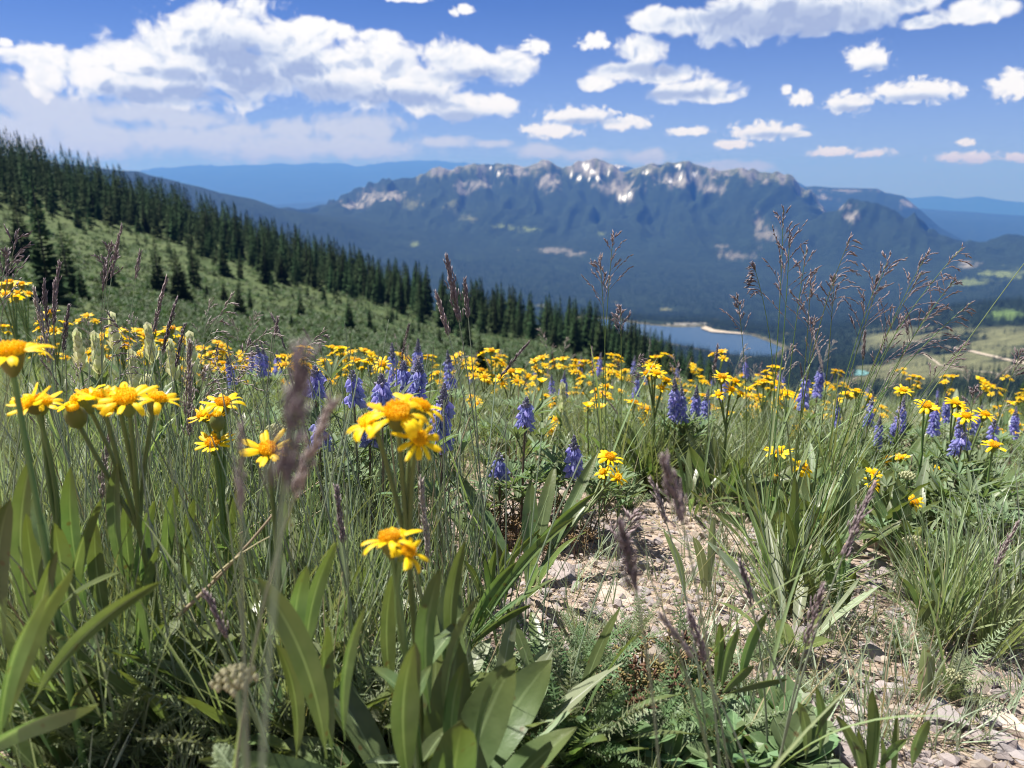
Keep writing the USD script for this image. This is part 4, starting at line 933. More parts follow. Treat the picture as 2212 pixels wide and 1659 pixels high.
hero('pair of yellow groundsel heads one above the other amid grass', [(1888, 1022, 1.1, 0.028, (0.1, -0.3, 1), 0.3), (1884, 1044, 1.08, 0.030, (0.3, -0.6, 1), 0.8)], rng, leaves=7)
hero('stunted half open yellow groundsel tucked between leaves on the gravel', [(1818, 1168, 1.0, 0.022, (0.3, -0.3, 1), 0.3)], rng, leaves=6)
hero('short yellow groundsel just behind the pale yarrow buds', [(1968, 1158, 1.0, 0.020, (0, 0, 1), 0.2)], rng, leaves=8)
hero('tall yellow groundsel with tiers of heads on a stout leafy stem', [(1408, 792, 1.35, 0.034, (0, -0.1, 1), 0.5), (1418, 806, 1.33, 0.036, (0.1, -0.3, 1), 0.6), (1440, 822, 1.33, 0.030, (0.4, -0.3, 1), 0.7), (1396, 806, 1.34, 0.030, (-0.4, -0.2, 1), 0.7), (1430, 838, 1.32, 0.026, (0.1, -0.5, 1), 0.6)], rng, leaves=12)
hero('yellow groundsel with a wide flat topped cluster beside dark blue lupines', [(1560, 815, 1.25, 0.040, (0, -0.2, 1), 0.6), (1588, 824, 1.26, 0.032, (0.4, -0.2, 1), 0.7), (1580, 842, 1.24, 0.030, (0.1, -0.5, 1), 0.7), (1552, 852, 1.24, 0.028, (-0.4, -0.4, 1), 0.7), (1600, 850, 1.25, 0.026, (0.5, -0.2, 1), 0.7)], rng, leaves=13)
hero('single upright yellow groundsel daisy with a rayed head behind the grey lupine tips', [(826, 787, 1.30, 0.036, (0, -0.55, 1), 0.7)], rng, leaves=6)
hero('dense yellow groundsel tuft with petals crowding together, low on the crest', [(2000, 876, 1.15, 0.040, (-0.1, -0.4, 1), 0.7), (2014, 880, 1.16, 0.030, (0.3, -0.3, 1), 0.7)], rng, leaves=8)
hero('round topped yellow groundsel head alone on a thick stem at the crest', [(1951, 843, 1.35, 0.036, (0, -0.3, 1), 0.5)], rng, leaves=8)
hero('spreading yellow groundsel head above a lupine at the crest', [(2064, 870, 1.2, 0.036, (0.1, -0.3, 1), 0.55), (2076, 876, 1.21, 0.026, (0.4, -0.2, 1), 0.6)], rng, leaves=7)
hero('two yellow groundsel heads touching in front of lupines', [(2086, 899, 1.15, 0.038, (-0.1, -0.3, 1), 0.7), (2128, 896, 1.17, 0.036, (0.1, -0.2, 1), 0.6)], rng, leaves=8)
hero('flat yellow groundsel head spread over the grey green leaves', [(2148, 962, 1.05, 0.036, (-0.1, -0.3, 1), 0.7)], rng, leaves=9, leafmat='leaf_grey')

# the many further ones: a few kinds, set where the photo shows heads
protoH = [0.12, 0.17, 0.22, 0.27, 0.32]
gs_first = {}
GLAB = {0: 'yellow groundsel flowering below the broad dark firs of the hillside', 4: 'yellow groundsel flowering behind the lupine spikes', 5: 'yellow groundsel flowering between the lupines and the tall purple grass', 6: 'tiny yellow groundsel far off on the falling meadow', 7: 'tiny yellow groundsel far off on the crest before the valley', 8: 'yellow groundsel flowering on the crest before the lake', 1: 'yellow groundsel flowering on the crest before the valley road', 2: 'low yellow groundsel flowering among the short grass', 3: 'yellow groundsel flowering behind the creamy paintbrush'}
GGRP = {0: 'groundsels below the broad firs', 4: 'groundsels behind the lupine spikes', 5: 'groundsels between lupines and tall grass', 6: 'far groundsels on the falling meadow', 7: 'far groundsels on the crest', 8: 'groundsels before the lake', 1: 'groundsels before the valley road', 2: 'low groundsels in the short grass', 3: 'groundsels behind the paintbrush'}
def place_groundsel(pos, h, region, rng, far=False):
    k = int(np.argmin([abs(h - q) for q in protoH])); key = (k, far)
    yaw = rng.uniform(0, 6.283); sc = float(np.clip(h / protoH[k], 0.8, 1.3))
    lab, grp = GLAB[region], GGRP[region]
    if key not in gs_first:
        r2 = np.random.default_rng(900 + k + 10 * far)
        n = int(r2.integers(3, 6)); H = protoH[k]
        hd = [(np.array([0, 0, H]), 0.037, (r2.uniform(-.2, .2), r2.uniform(-.2, .2), 1), 0.6)]
        for q in range(n - 1):
            a = r2.uniform(0, 6.28); hd.append((np.array([0.028 * math.cos(a), 0.028 * math.sin(a), H - r2.uniform(0.006, 0.035)]), r2.uniform(0.024, 0.034), (0.6 * math.cos(a), 0.6 * math.sin(a), 1), r2.uniform(0.3, 0.9)))
        gs_first[key] = groundsel('groundsel', lab, None, hd, r2, grp, leaves=5 if far else 8, fine=not far, place=(pos, yaw, sc), leaf_len=(0.08, 0.14) if H > 0.2 else (0.06, 0.1))
    else: copy_of(gs_first[key], 'groundsel', lab, 'wildflower', pos, yaw, sc, grp)

seen = [(20, 610, 40), (46, 614, 34), (110, 675, 38), (187, 682, 24), (250, 714, 34), (215, 750, 28), (330, 718, 46), (372, 710, 32), (350, 738, 36), (385, 775, 28), (300, 765, 26), (300, 715, 30), (470, 740, 26), (482, 785, 32), (455, 762, 24), (560, 775, 22), (520, 762, 22), (612, 770, 30), (652, 750, 22), (640, 765, 24), (735, 752, 30), (772, 780, 34), (700, 780, 28), (718, 750, 26), (690, 800, 26), (760, 760, 24), (745, 800, 26),
        (992, 765, 20), (945, 805, 26), (1062, 758, 32), (1040, 800, 32), (1022, 796, 28), (1105, 803, 34), (1122, 800, 28), (1172, 772, 28), (1215, 775, 26), (1265, 780, 20), (1290, 775, 20), (1320, 790, 22), (1040, 860, 32), (1018, 858, 26), (1180, 855, 30), (1196, 862, 26), (1222, 852, 24), (1120, 815, 24), (1310, 835, 34), (1290, 860, 30), (1303, 850, 30), (1370, 870, 38), (1386, 882, 34), (1340, 845, 26), (1460, 880, 26), (1462, 905, 26), (1520, 855, 30), (1575, 892, 26), (1545, 886, 24), (1650, 825, 32), (1682, 830, 30), (1700, 852, 32), (1716, 880, 28), (1742, 880, 26), (1708, 850, 28), (1786, 870, 20), (1830, 850, 30), (1852, 845, 34), (2160, 930, 28), (2200, 918, 30), (1722, 928, 28), (1945, 995, 26), (2022, 1020, 24), (1776, 906, 20), (1200, 910, 22), (1265, 812, 22), (1150, 830, 22), (1080, 830, 22), (960, 830, 22), (890, 800, 22), (1245, 838, 22), (1420, 860, 28), (1480, 845, 26), (1620, 880, 24), (1660, 870, 26), (1800, 890, 20), (1880, 870, 22), (1905, 880, 22), (2180, 870, 24), (2205, 860, 22), (2150, 880, 24), (2110, 920, 24), (2060, 890, 26), (1240, 790, 20), (1350, 800, 20), (1620, 840, 30), (1640, 855, 28), (410, 800, 24), (430, 785, 26), (590, 800, 26), (540, 800, 24)]
spots = []
for (px_, py_, w_) in seen:
    p, d, h = head_at(px_, py_, w_)
    reg = 3 if px_ < 420 else (2 if py_ > 895 else (0 if px_ < 640 else 4 if px_ < 1000 else 5 if px_ < 1450 else 8 if px_ < 1760 else 1))
    spots.append((np.array([p[0], p[1], G(p[0], p[1])]), max(h, 0.08), reg, d))
for b, h, reg, d in spots: place_groundsel(b, h, reg, rng, far=d > 1.9)
# further ones on the falling meadow
for q in range(125):
    a = rng.uniform(-0.62, 0.66); r = math.exp(rng.uniform(math.log(2.1), math.log(8)))
    x, y = r * math.sin(a), r * math.cos(a)
    place_groundsel(np.array([x, y, G(x, y)]), rng.uniform(0.14, 0.26), 6 if a < 0.2 else 7, rng, True)

# ------------------------------------------------------------------ lupines
def floret(rng, k=1.0):
    """A pea flower along +x: swept back banner, two inflated wings, small calyx."""
    m = MB()
    for s in (1, -1):                                             # wings
        nu, nv = 5, 4; u = np.linspace(0, 1, nu)[:, None]; w = np.linspace(0, 1, nv)[None]
        x = 0.002 + 0.0095 * u * (0.8 + 0.2 * w); z = 0.0035 - 0.0065 * w + 0.0035 * np.sin(3.1 * u) * (1 - w) + 0.0008; y = s * (0.0006 + 0.0034 * np.sin(np.pi * np.clip(u, 0, 1)) ** 0.7 * np.sin(np.pi * (0.15 + 0.7 * w)))
        v = np.stack(np.broadcast_arrays(x, y, z), -1).reshape(-1, 3); m.add(v * k, grid_faces(nu, nv), np.stack(np.broadcast_arrays(w, u), -1).reshape(-1, 2))
    nu, nv = 4, 5; u = np.linspace(0, 1, nu)[:, None]; w = np.linspace(-1, 1, nv)[None]
    x = 0.0015 + 0.0030 * u - 0.0045 * u * u - 0.0016 * np.abs(w) * u; z = 0.002 + 0.0085 * u * (1 - 0.25 * w * w); y = 0.0050 * w * np.sin(0.35 + 2.3 * u)
    m.add(np.stack(np.broadcast_arrays(x, y, z), -1).reshape(-1, 3) * k, grid_faces(nu, nv), np.stack(np.broadcast_arrays(w * .5 + .5, u), -1).reshape(-1, 2))
    return m
def palmate(parent, c, az, el, L, n, rng, matname='lupine_leaf', spread=1.25):
    m = MB()
    d = np.array([math.cos(az) * math.cos(el), math.sin(az) * math.cos(el), math.sin(el)])
    tip = c + d * L * rng.uniform(0.9, 1.4)
    m.add(*tube(bezier(c, (c + tip) / 2 + [0, 0, L * 0.15], tip, 5), 0.0009, 4))
    for q in range(n):
        aa = az + spread * (2 * q / (n - 1) - 1) * 1.5
        ee = np.clip(el * 0.7 + 0.35 * math.cos(1.5 * (2 * q / (n - 1) - 1)) + rng.uniform(-0.1, 0.1), -0.1, 1.4)
        m.add(*leaf(tip, aa, ee, L * rng.uniform(0.8, 1.1), L * 0.19, rng.uniform(-0.5, 0.1), 0.55, 0, 7, 3, (0.7, 0.6)))
    m.build(parent, 'leaf', matname)
def lupine(label, pos, h, spike, rng, place=None, group=None, leaves=6, dens=1.0, lean=(0, 0), fine=True):
    p = thing('lupine', label, 'wildflower', pos, 0 if place is None else place[0], 1 if place is None else place[1], group)
    top = np.array([lean[0], lean[1], h]); st = MB()
    line = bezier([0, 0, -0.01], [lean[0] * 0.3, lean[1] * 0.3, h * 0.55], top, 14)
    st.add(*tube(line, np.linspace(0.0024, 0.0010, 14), 6)); st.build(p, 'stem', 'stem_purple')
    n = int(82 * dens * spike / 0.09) if fine else int(54 * spike / 0.09)
    t0 = 1 - spike / h
    tier = 0
    for q in range(n):
        s = q / n; t = t0 + (1 - t0) * s * 0.97
        c = np.array([np.interp(t, np.linspace(0, 1, 14), line[:, i]) for i in range(3)])
        a = q * 2.39996 + rng.uniform(-0.3, 0.3)
        if s < 0.66:
            k = (1.05 - 0.42 * s) * rng.uniform(0.8, 1.15)
            if rng.uniform() < 0.12 or (q // 6) % 2 and rng.uniform() < 0.30: continue
            R = rotz(a) @ np.array([[math.cos(0.28), 0, -math.sin(0.28)], [0, 1, 0], [math.sin(0.28), 0, math.cos(0.28)]])
            r0 = 0.0045 * (1 - 0.5 * s)
            floret(rng, k).moved(c + R @ np.array([r0, 0, 0]), R).build(p, 'floret', 'lupine_blue')
        else:
            k = 1.15 - 0.75 * (s - 0.66) / 0.34
            m = MB(); v, f = dome(0.0024 * k, 0.0062 * k, 4, 6, -0.6); m.add(v, f)
            d = unit([math.cos(a) * 0.8, math.sin(a) * 0.8, 0.55 + 1.2 * (s - 0.66) / 0.34])
            m.moved(c + d * 0.0035 * k, rot_to(d)).build(p, 'floret_bud', 'lupine_bud')
    for q in range(leaves):
        t = rng.uniform(0.1, t0 * 0.95); c = np.array([np.interp(t, np.linspace(0, 1, 14), line[:, i]) for i in range(3)])
        palmate(p, c, rng.uniform(0, 6.283), rng.uniform(0.3, 1.0), rng.uniform(0.030, 0.045), int(rng.integers(6, 9)), rng)
    return p
def lup_hero(label, tip, base_px, dist, rng, **kw):
    """tip: top of the spike in the photo; base_px: its lower end (x, y)."""
    P, Q = at(tip[0], tip[1], dist), at(base_px[0], base_px[1], dist)
    x, y = Q[0], Q[1]; g = G(x, y); h = P[2] - g; sp = np.linalg.norm(P - Q)
    return lupine(label, np.array([x, y, g]), h, min(sp, h * 0.8), rng, lean=(P[0] - Q[0], P[1] - Q[1]), **kw)
rl = np.random.default_rng(21)
lup_hero('short lupine spike alone at the back of the gravel patch, pale buds on top', (1240, 940), (1240, 1040), 1.00, rl, leaves=7)
lup_hero('small pale lupine spike lowest on the gravel edge', (1078, 978), (1080, 1040), 1.02, rl, leaves=8)
lup_hero('lupine spike on a leafy stem behind the gravel patch', (1138, 858), (1126, 936), 1.02, rl, leaves=10)
lup_hero('tall dark blue lupine spike touching the large yellow flower', (960, 828), (940, 985), 0.78, rl, leaves=6, dens=1.15)
lup_hero('lupine spike with wide open flowers left of the large yellow flower', (824, 808), (818, 900), 0.82, rl, leaves=6)
lup_hero('thick double lupine spike behind the large yellow flower', (904, 778), (896, 880), 0.95, rl, leaves=5, dens=1.2)
lup_hero('lupine spike with dark buds standing nearest the brown grass plume', (680, 790), (676, 868), 0.90, rl, leaves=6)
lup_hero('lupine with sparse flower whorls and dark buds', (762, 800), (764, 888), 0.88, rl, leaves=6, dens=0.7)
lup_hero('grey budded lupine spike close behind the open spike', (872, 780), (866, 860), 1.0, rl, leaves=4)
lup_hero('half hidden lupine spike under the purple grass head', (690, 905), (684, 980), 0.86, rl, leaves=7)
lup_hero('lupine spike almost hidden below the large yellow flower', (800, 905), (790, 975), 0.9, rl, leaves=6)
lup_hero('bright blue drooping lupine spike among grey leaves', (2082, 935), (2074, 975), 1.15, rl, leaves=6, dens=0.6)
lup_first = {}
LLAB = {0: 'blue lupine spike standing against the green hillside', 1: 'blue lupine along the crest before the valley', 2: 'tiny blue lupine far off on the falling meadow', 3: 'tiny blue lupine far off on the crest'}
LGRP = {0: 'lupines against the hillside', 1: 'lupines along the crest', 2: 'far lupines on the falling meadow', 3: 'far lupines on the crest'}
def place_lupine(pos, h, region, rng, k=None):
    k = int(rng.integers(0, 4)) if k is None else k
    HH = [0.24, 0.28, 0.26, 0.22][k]; yaw, sc = rng.uniform(0, 6.283), float(np.clip(h / HH, 0.6, 1.4))
    if k not in lup_first:
        r2 = np.random.default_rng(700 + k)
        lup_first[k] = lupine(LLAB[region], pos, HH, [0.10, 0.115, 0.10, 0.09][k], r2, (yaw, sc), LGRP[region], leaves=6, lean=(r2.uniform(-.02, .02), r2.uniform(-.02, .02)), fine=k < 2)
    else: copy_of(lup_first[k], 'lupine', LLAB[region], 'wildflower', pos, yaw, sc, LGRP[region])
for px_, py_, d in [(893, 728, 1.6), (845, 742, 1.5), (978, 755, 1.6), (565, 738, 1.8), (575, 745, 1.9), (530, 750, 2.0), (590, 755, 2.1), (1208, 800, 1.9), (1225, 808, 2.0), (1195, 806, 2.0), (1470, 812, 1.35), (1490, 830, 1.35), (1505, 828, 1.4), (1475, 840, 1.4), (1520, 838, 1.45), (1460, 850, 1.5), (1372, 800, 1.9), (1742, 795, 1.5), (1770, 780, 1.9), (1820, 860, 1.6), (1880, 850, 1.6), (1940, 850, 1.5), (1960, 865, 1.5), (2030, 862, 1.5), (2062, 850, 1.7), (2070, 890, 1.2), (2090, 862, 1.6), (2105, 870, 1.6), (2160, 895, 1.4), (1905, 895, 1.4), (1930, 900, 1.5), (1560, 800, 1.9), (2205, 880, 1.6), (700, 820, 1.5), (505, 760, 1.6)]:
    p = at(px_, py_, d); h = p[2] - G(p[0], p[1])
    while h > 0.34: d *= 1.05; p = at(px_, py_, d); h = p[2] - G(p[0], p[1]); 
    while h < 0.1 and d > 0.8: d *= 0.95; p = at(px_, py_, d); h = p[2] - G(p[0], p[1])
    place_lupine(np.array([p[0], p[1], G(p[0], p[1])]), h, 0 if px_ < 1400 else 1, rl)
for q in range(24):
    a = rl.uniform(0.0, 0.66) if q % 3 else rl.uniform(-0.6, 0); r = math.exp(rl.uniform(math.log(2.4), math.log(9)))
    x, y = r * math.sin(a), r * math.cos(a)
    place_lupine(np.array([x, y, G(x, y)]), rl.uniform(0.16, 0.26), 2 if a < 0.2 else 3, rl, int(rl.integers(2, 4)))

# ------------------------------------------------------------------ creamy paintbrush
def paintbrush(label, pos, h, rng, group=None):
    p = thing('paintbrush', label, 'wildflower', pos, rng.uniform(0, 6), 1.0, group)
    st = MB(); st.add(*tube([[0, 0, -0.01], [0.004, 0, h * 0.5], [0, 0, h]], [0.0022, 0.002, 0.0012], 5)); st.build(p, 'stem', 'stem_green')
    for q in range(26):
        t = q / 25; a = q * 2.39996; m = MB(); L = 0.026 * (1 - 0.35 * t)
        m.add(*leaf([0, 0, h * 0.985 - 0.052 * (1 - t)], a, 0.80 + 0.5 * t, L, 0.0135, 0.65, 0.4, 0, 6, 5, (0.5, 0.22))); m.build(p, 'bract', 'paint_cream')
    for q in range(9):
        m = MB(); m.add(*leaf([0, 0, h * rng.uniform(0.1, 0.7)], rng.uniform(0, 6.28), rng.uniform(0.6, 1.2), rng.uniform(0.04, 0.06), 0.008, -0.3, 0.3, 0, 7, 3, (0.5, 0.8))); m.build(p, 'leaf', 'leaf_green')
pb = np.random.default_rng(31)
for px_, py_, d, lb in [(242, 690, 1.15, 'tallest creamy paintbrush of the pale clump'), (205, 732, 1.1, 'creamy paintbrush with a broad blunt head in the pale clump'), (166, 725, 1.12, 'creamy paintbrush at the outer side of the pale clump'), (320, 712, 1.15, 'creamy paintbrush under the dark grass heads'), (368, 748, 1.12, 'creamy paintbrush between yellow heads'), (410, 732, 1.12, 'slim creamy paintbrush near the arching grass'), (285, 772, 1.05, 'low creamy paintbrush opening wide'), (320, 828, 0.95, 'small pale paintbrush bud just above the yellow cluster'), (1215, 838, 1.5, 'single creamy paintbrush among mid meadow flowers')]:
    p = at(px_, py_, d); paintbrush(lb, np.array([p[0], p[1], G(p[0], p[1])]), max(0.1, p[2] - G(p[0], p[1])), pb)
# ------------------------------------------------------------------ buttercups
def buttercup(label, px_, py_, d, rng):
    q = at(px_, py_, d); g = G(q[0], q[1]); h = q[2] - g
    p = thing('buttercup', label, 'wildflower', (q[0], q[1], g))
    st = MB(); st.add(*tube(bezier([0.01, 0, 0], [0, 0, h * 0.6], [0, 0, h], 6), 0.0012, 4)); st.build(p, 'stem', 'stem_green')
    for k in range(5):
        m = MB(); m.add(*leaf([0, 0, h], 1.2566 * k + 0.3, 0.35, 0.012, 0.012, 0.5, 0.3, 0, 5, 5, (0.6, 0.25))); m.build(p, 'petal', 'petal_yellow')
    m = MB(); v, f = dome(0.003, 0.003, 3, 8); m.add(v + [0, 0, h], f); m.build(p, 'disc', 'disc_yellow')
    for k in range(3):
        m = MB(); m.add(*leaf([0, 0, h * 0.3 * k], 2.1 * k, 0.8, 0.05, 0.01, -0.3, 0.3)); m.build(p, 'leaf', 'leaf_green')
buttercup('glossy yellow buttercup cup beside its twin', 1270, 878, 1.25, rng)
buttercup('glossy yellow buttercup with upturned petals, lower of the twins', 1297, 881, 1.22, rng)
buttercup('glossy yellow buttercup cup floating above the mid meadow', 1171, 825, 1.35, rng)
# ------------------------------------------------------------------ tall grass stalks with seed heads
def spikelet(c, d, L, w, rng):
    """A closed spindle with a pointed tip."""
    d = unit(d); e1 = unit(np.cross(d, [0.31, 0.2, 0.93])); e2 = np.cross(d, e1)
    v = [c]
    for t, r in ((0.3, 1.0), (0.65, 0.75)):
        v += [c + d * L * t + w * r * 0.5 * (math.cos(s) * e1 + math.sin(s) * e2) for s in (0, 2.094, 4.189)]
    v.append(c + d * L)
    return np.array(v), np.array([[0, 2, 1], [0, 3, 2], [0, 1, 3], [1, 2, 5], [1, 5, 4], [2, 3, 6], [2, 6, 5], [3, 1, 4], [3, 4, 6], [4, 5, 7], [5, 6, 7], [6, 4, 7]])
def stalk(label, base, tip, rng, kind='open', headlen=0.09, bend=0.0, stem_r=0.0007, mat_s='stem_green', mat_h='seed_purple', blades=2, group=None, place=None, k=1.0):
    """kind: open (loose panicle with side branches), spike (narrow and dense), plume (thick and dense), arch (one-sided, hanging)."""
    base, tip = np.asarray(base, float), np.asarray(tip, float)
    p = thing('grass_stalk', label, 'grass stalk', base if place is None else place[0], 0 if place is None else place[1], 1.0 if place is None else place[2], group)
    e = tip - base; L = np.linalg.norm(e)
    side = np.array([e[0], e[1], 0]); side = side / (np.linalg.norm(side) + 1e-6)
    mid = np.array([e[0] * 0.3, e[1] * 0.3, e[2] * 0.62]) - side * bend * L * 0.3
    line = bezier([0, 0, -0.01], mid, e, 16); st = MB()
    st.add(*tube(line, np.linspace(stem_r * 1.25, stem_r * 0.5, 16), 5)); st.build(p, 'stem', mat_s)
    head = MB(); t0 = max(0.0, 1 - headlen / L)
    pt = lambda t: np.array([np.interp(t, np.linspace(0, 1, 16), line[:, i]) for i in range(3)])
    def tang(t): return unit(pt(min(1, t + 0.03)) - pt(max(0, t - 0.03)))
    if kind in ('spike', 'plume'):
        n = int((130 if kind == 'spike' else 190) * headlen / 0.09)
        for q in range(n):
            s = q / n; t = t0 + (1 - t0) * s; d0 = tang(t); a = q * 2.39996
            e1 = unit(np.cross(d0, [0.3, 0.9, 0.1])); e2 = np.cross(d0, e1)
            out = math.cos(a) * e1 + math.sin(a) * e2
            lobe = 0.55 + 0.45 * math.sin(s * 23 + 2.0 * math.sin(a))
            wd = (0.0022 if kind == 'spike' else 0.0048) * math.sin(3.1 * min(0.985, 0.30 + 0.7 * s)) * lobe * rng.uniform(0.1, 1.25) * k
            head.add(*spikelet(pt(t) + out * wd, d0 + out * rng.uniform(0.0, 0.35) + rng.normal(0, 0.08, 3), rng.uniform(0.0055, 0.009) * k, 0.0014 * k, rng))
    else:
        nb = int(rng.integers(9, 14))
        for q in range(nb):
            s = q / nb; t = t0 + (1 - t0) * s; d0 = tang(t); a = rng.uniform(0, 6.283) if kind == 'open' else rng.uniform(-0.8, 0.8)
            e1 = unit(np.cross(d0, [0.3, 0.9, 0.1])); e2 = np.cross(d0, e1)
            out = (math.cos(a) * e1 + math.sin(a) * e2) if kind == 'open' else unit(side * math.cos(a) + np.cross(side, [0, 0, 1]) * math.sin(a))
            bl = headlen * (0.42 * (1 - s) + 0.12) * rng.uniform(0.5, 1.15)
            dr = unit(d0 * (0.95 if kind == 'open' else 0.7) + out * rng.uniform(0.35, 0.9)); c0 = pt(t)
            hang = np.array([0, 0, -bl * (0.12 if kind == 'open' else 0.5)])
            br = bezier(c0, c0 + dr * bl * 0.55, c0 + dr * bl + hang, 6)
            head.add(*tube(br, 0.00028 * k, 3))
            m = int(rng.integers(4, 9))
            for w in range(m):
                u = 0.35 + 0.65 * w / max(1, m - 1); c = np.array([np.interp(u, np.linspace(0, 1, 6), br[:, i]) for i in range(3)])
                dd = unit(br[min(5, int(u * 5) + 1)] - br[max(0, min(4, int(u * 5)))]) + rng.normal(0, 0.25, 3)
                head.add(*spikelet(c, dd, rng.uniform(0.005, 0.0085) * k, 0.0017 * k, rng))
        for w in range(10):
            t = 1 - 0.25 * (1 - t0) * w / 10; head.add(*spikelet(pt(t), tang(t) + rng.normal(0, 0.25, 3), 0.007 * k, 0.0017 * k, rng))
    head.build(p, 'seed_head', mat_h)
    for q in range(blades):
        m = MB(); tt = rng.uniform(0.0, 0.35); a = rng.uniform(0, 6.28)
        m.add(*leaf(pt(tt), a, rng.uniform(1.0, 1.4), rng.uniform(0.10, 0.2), 0.0035, rng.uniform(-0.7, -0.1), 0.4, 0.3, 9, 3, (0.15, 0.8))); m.build(p, 'blade', 'grass_green')
    return p
rg = np.random.default_rng(41)
def stalk_px(label, tip, root, d, d2=None, **kw):
    """tip and root in the photo; the root is set on the ground straight below its place."""
    T = at(tip[0], tip[1], d); R = at(root[0], root[1], d2 or d); g = G(R[0], R[1])
    if R[2] > g + 0.01:                                       # the stem goes on below the picture: follow its slant down to the soil
        R = T + (R - T) * min(3.5, (T[2] - g) / max(0.02, T[2] - R[2])); g = G(R[0], R[1])
    return stalk(label, np.array([R[0], R[1], g]), T, rg, **kw)
TALL = [((1692, 452), (1652, 1000), .92, 'open', .13, 'tallest purple grass stalk, its head highest against the dark mountain'), ((1706, 505), (1662, 1010), .90, 'open', .10, 'grass stalk directly under the tallest purple head'), ((1742, 540), (1690, 1010), .95, 'open', .12, 'purple grass stalk with a bushy head over the lake'), ((1752, 590), (1712, 1015), .93, 'open', .09, 'grass stalk whose head hangs beside the bushy one'),
        ((1628, 572), (1640, 1000), .96, 'arch', .05, 'grass stalk with one side twig held out over the forest'), ((1838, 512), (1742, 1020), .97, 'arch', .10, 'grass stalk with a head bending over in a hook'), ((1802, 600), (1760, 1010), .99, 'open', .07, 'thin grass stalk with a sparse head'), ((1922, 552), (1802, 1020), .95, 'open', .12, 'grass stalk with an upright purple head over the meadow hill'), ((1898, 600), (1790, 1030), .93, 'open', .09, 'grass stalk leaning under the upright head'),
        ((1990, 590), (1822, 1030), .97, 'open', .12, 'leaning grass stalk with a dense one sided head'), ((2078, 535), (1842, 1040), .95, 'arch', .13, 'long leaning grass stalk reaching furthest over the valley road'), ((2062, 604), (1852, 1040), .93, 'open', .12, 'leaning grass stalk with twigs spread sideways'), ((2015, 660), (1860, 1040), .96, 'open', .10, 'leaning grass stalk below the spread twigs'), ((2096, 655), (1884, 1000), .94, 'arch', .09, 'slender leaning stalk crossing the pale leaf blade'),
        ((2080, 745), (1962, 960), 1.0, 'open', .07, 'short grass stalk standing over the valley meadow'), ((1592, 640), (1600, 920), 1.05, 'open', .07, 'fine grass stalk over the lake shore'), ((1325, 505), (1306, 900), 1.0, 'open', .10, 'lone upright grass stalk against the mountain foot'), ((1296, 560), (1300, 905), 1.0, 'open', .08, 'companion of the lone upright grass stalk, shorter'), ((1340, 665), (1336, 900), 1.05, 'open', .05, 'small grass stalk before the dark firs above the lake'),
        ((1385, 770), (1345, 930), 1.1, 'arch', .05, 'short arching grass over the firs'), ((1140, 742), (1030, 980), .95, 'spike', .06, 'dark slanting grass spike between yellow flowers'), ((1868, 720), (1836, 1020), 1.1, 'spike', .05, 'dark narrow grass spike inside the tall clump'), ((1550, 750), (1530, 960), 1.15, 'spike', .05, 'dark grass spike in front of the lakeside wood'), ((2005, 545), (1830, 1030), 1.0, 'open', .07, 'fine grass stalk between the leaning heads'), ((1950, 690), (1838, 1030), .98, 'open', .09, 'grass stalk with a low head within the clump'), ((1760, 690), (1725, 1010), 1.0, 'open', .08, 'grass stalk with a low head at the near side of the clump'),
        ((2205, 760), (2150, 960), 1.1, 'open', .05, 'pale grass stalk before the spruce top'), ((2105, 840), (2085, 960), 1.1, 'open', .04, 'small grass head among the crest lupines')]
for t, r_, d, kd, hl, lb in TALL: stalk_px(lb, t, r_, d, kind=kd, headlen=hl, mat_h='seed_purple', bend=0.05 if kd != 'arch' else 0.25)
LEFT = [((262, 492), (238, 985), .85, 'spike', .07, 'tallest grass stalk against the green hillside, dark narrow head'), ((240, 530), (240, 985), .86, 'open', .06, 'grass stalk with loose twigs beside the tallest one'), ((38, 505), (20, 900), .8, 'open', .10, 'dark grass head at the picture edge over the firs'), ((18, 545), (5, 900), .78, 'open', .08, 'second dark grass head at the picture edge'), ((128, 572), (134, 900), .85, 'spike', .07, 'dark grass spike beside the broad fir'), ((118, 612), (140, 905), .84, 'spike', .06, 'shorter dark grass spike by the broad fir'), ((302, 548), (292, 960), .95, 'spike', .04, 'thin grass stalk with a small dark tip'), ((228, 565), (238, 960), 1.0, 'spike', .05, 'faint thin grass stalk before the slope'),
        ((358, 606), (330, 960), .80, 'spike', .07, 'dark curved grass spike over the creamy flowers'), ((380, 652), (352, 960), .82, 'spike', .07, 'dark upright grass spike next to the curved one'), ((398, 705), (385, 930), .85, 'spike', .06, 'stubby dark grass spike'), ((148, 665), (150, 900), .80, 'spike', .06, 'dark grass spike before the broad fir'), ((75, 632), (125, 900), .78, 'plume', .09, 'bushy dark grass head with pale bristles'), ((95, 610), (135, 905), .83, 'spike', .07, 'dark grass head leaning over the creamy flowers'),
        ((235, 680), (312, 900), .85, 'arch', .09, 'arching grass head hanging over the creamy flowers'), ((500, 640), (455, 960), .82, 'arch', .12, 'long silvery grass arching up across the meadow'), ((582, 712), (468, 960), .82, 'arch', .12, 'silvery grass arching far out to its tip'), ((700, 716), (610, 930), .85, 'arch', .07, 'thin silvery grass head arching beside the brown plume'), ((410, 745), (432, 1160), .66, 'plume', .10, 'pale lilac grass plume behind the spread yellow head'), ((440, 800), (440, 1150), .68, 'open', .06, 'side shoot of the pale lilac grass plume'), ((236, 940), (232, 1200), .6, 'spike', .07, 'lilac grass spike below the yellow cluster'), ((600, 690), (590, 930), .9, 'spike', .03, 'thin curved grass tip before the slope'), ((540, 740), (500, 960), .85, 'open', .07, 'grass head among the distant yellow flowers')]
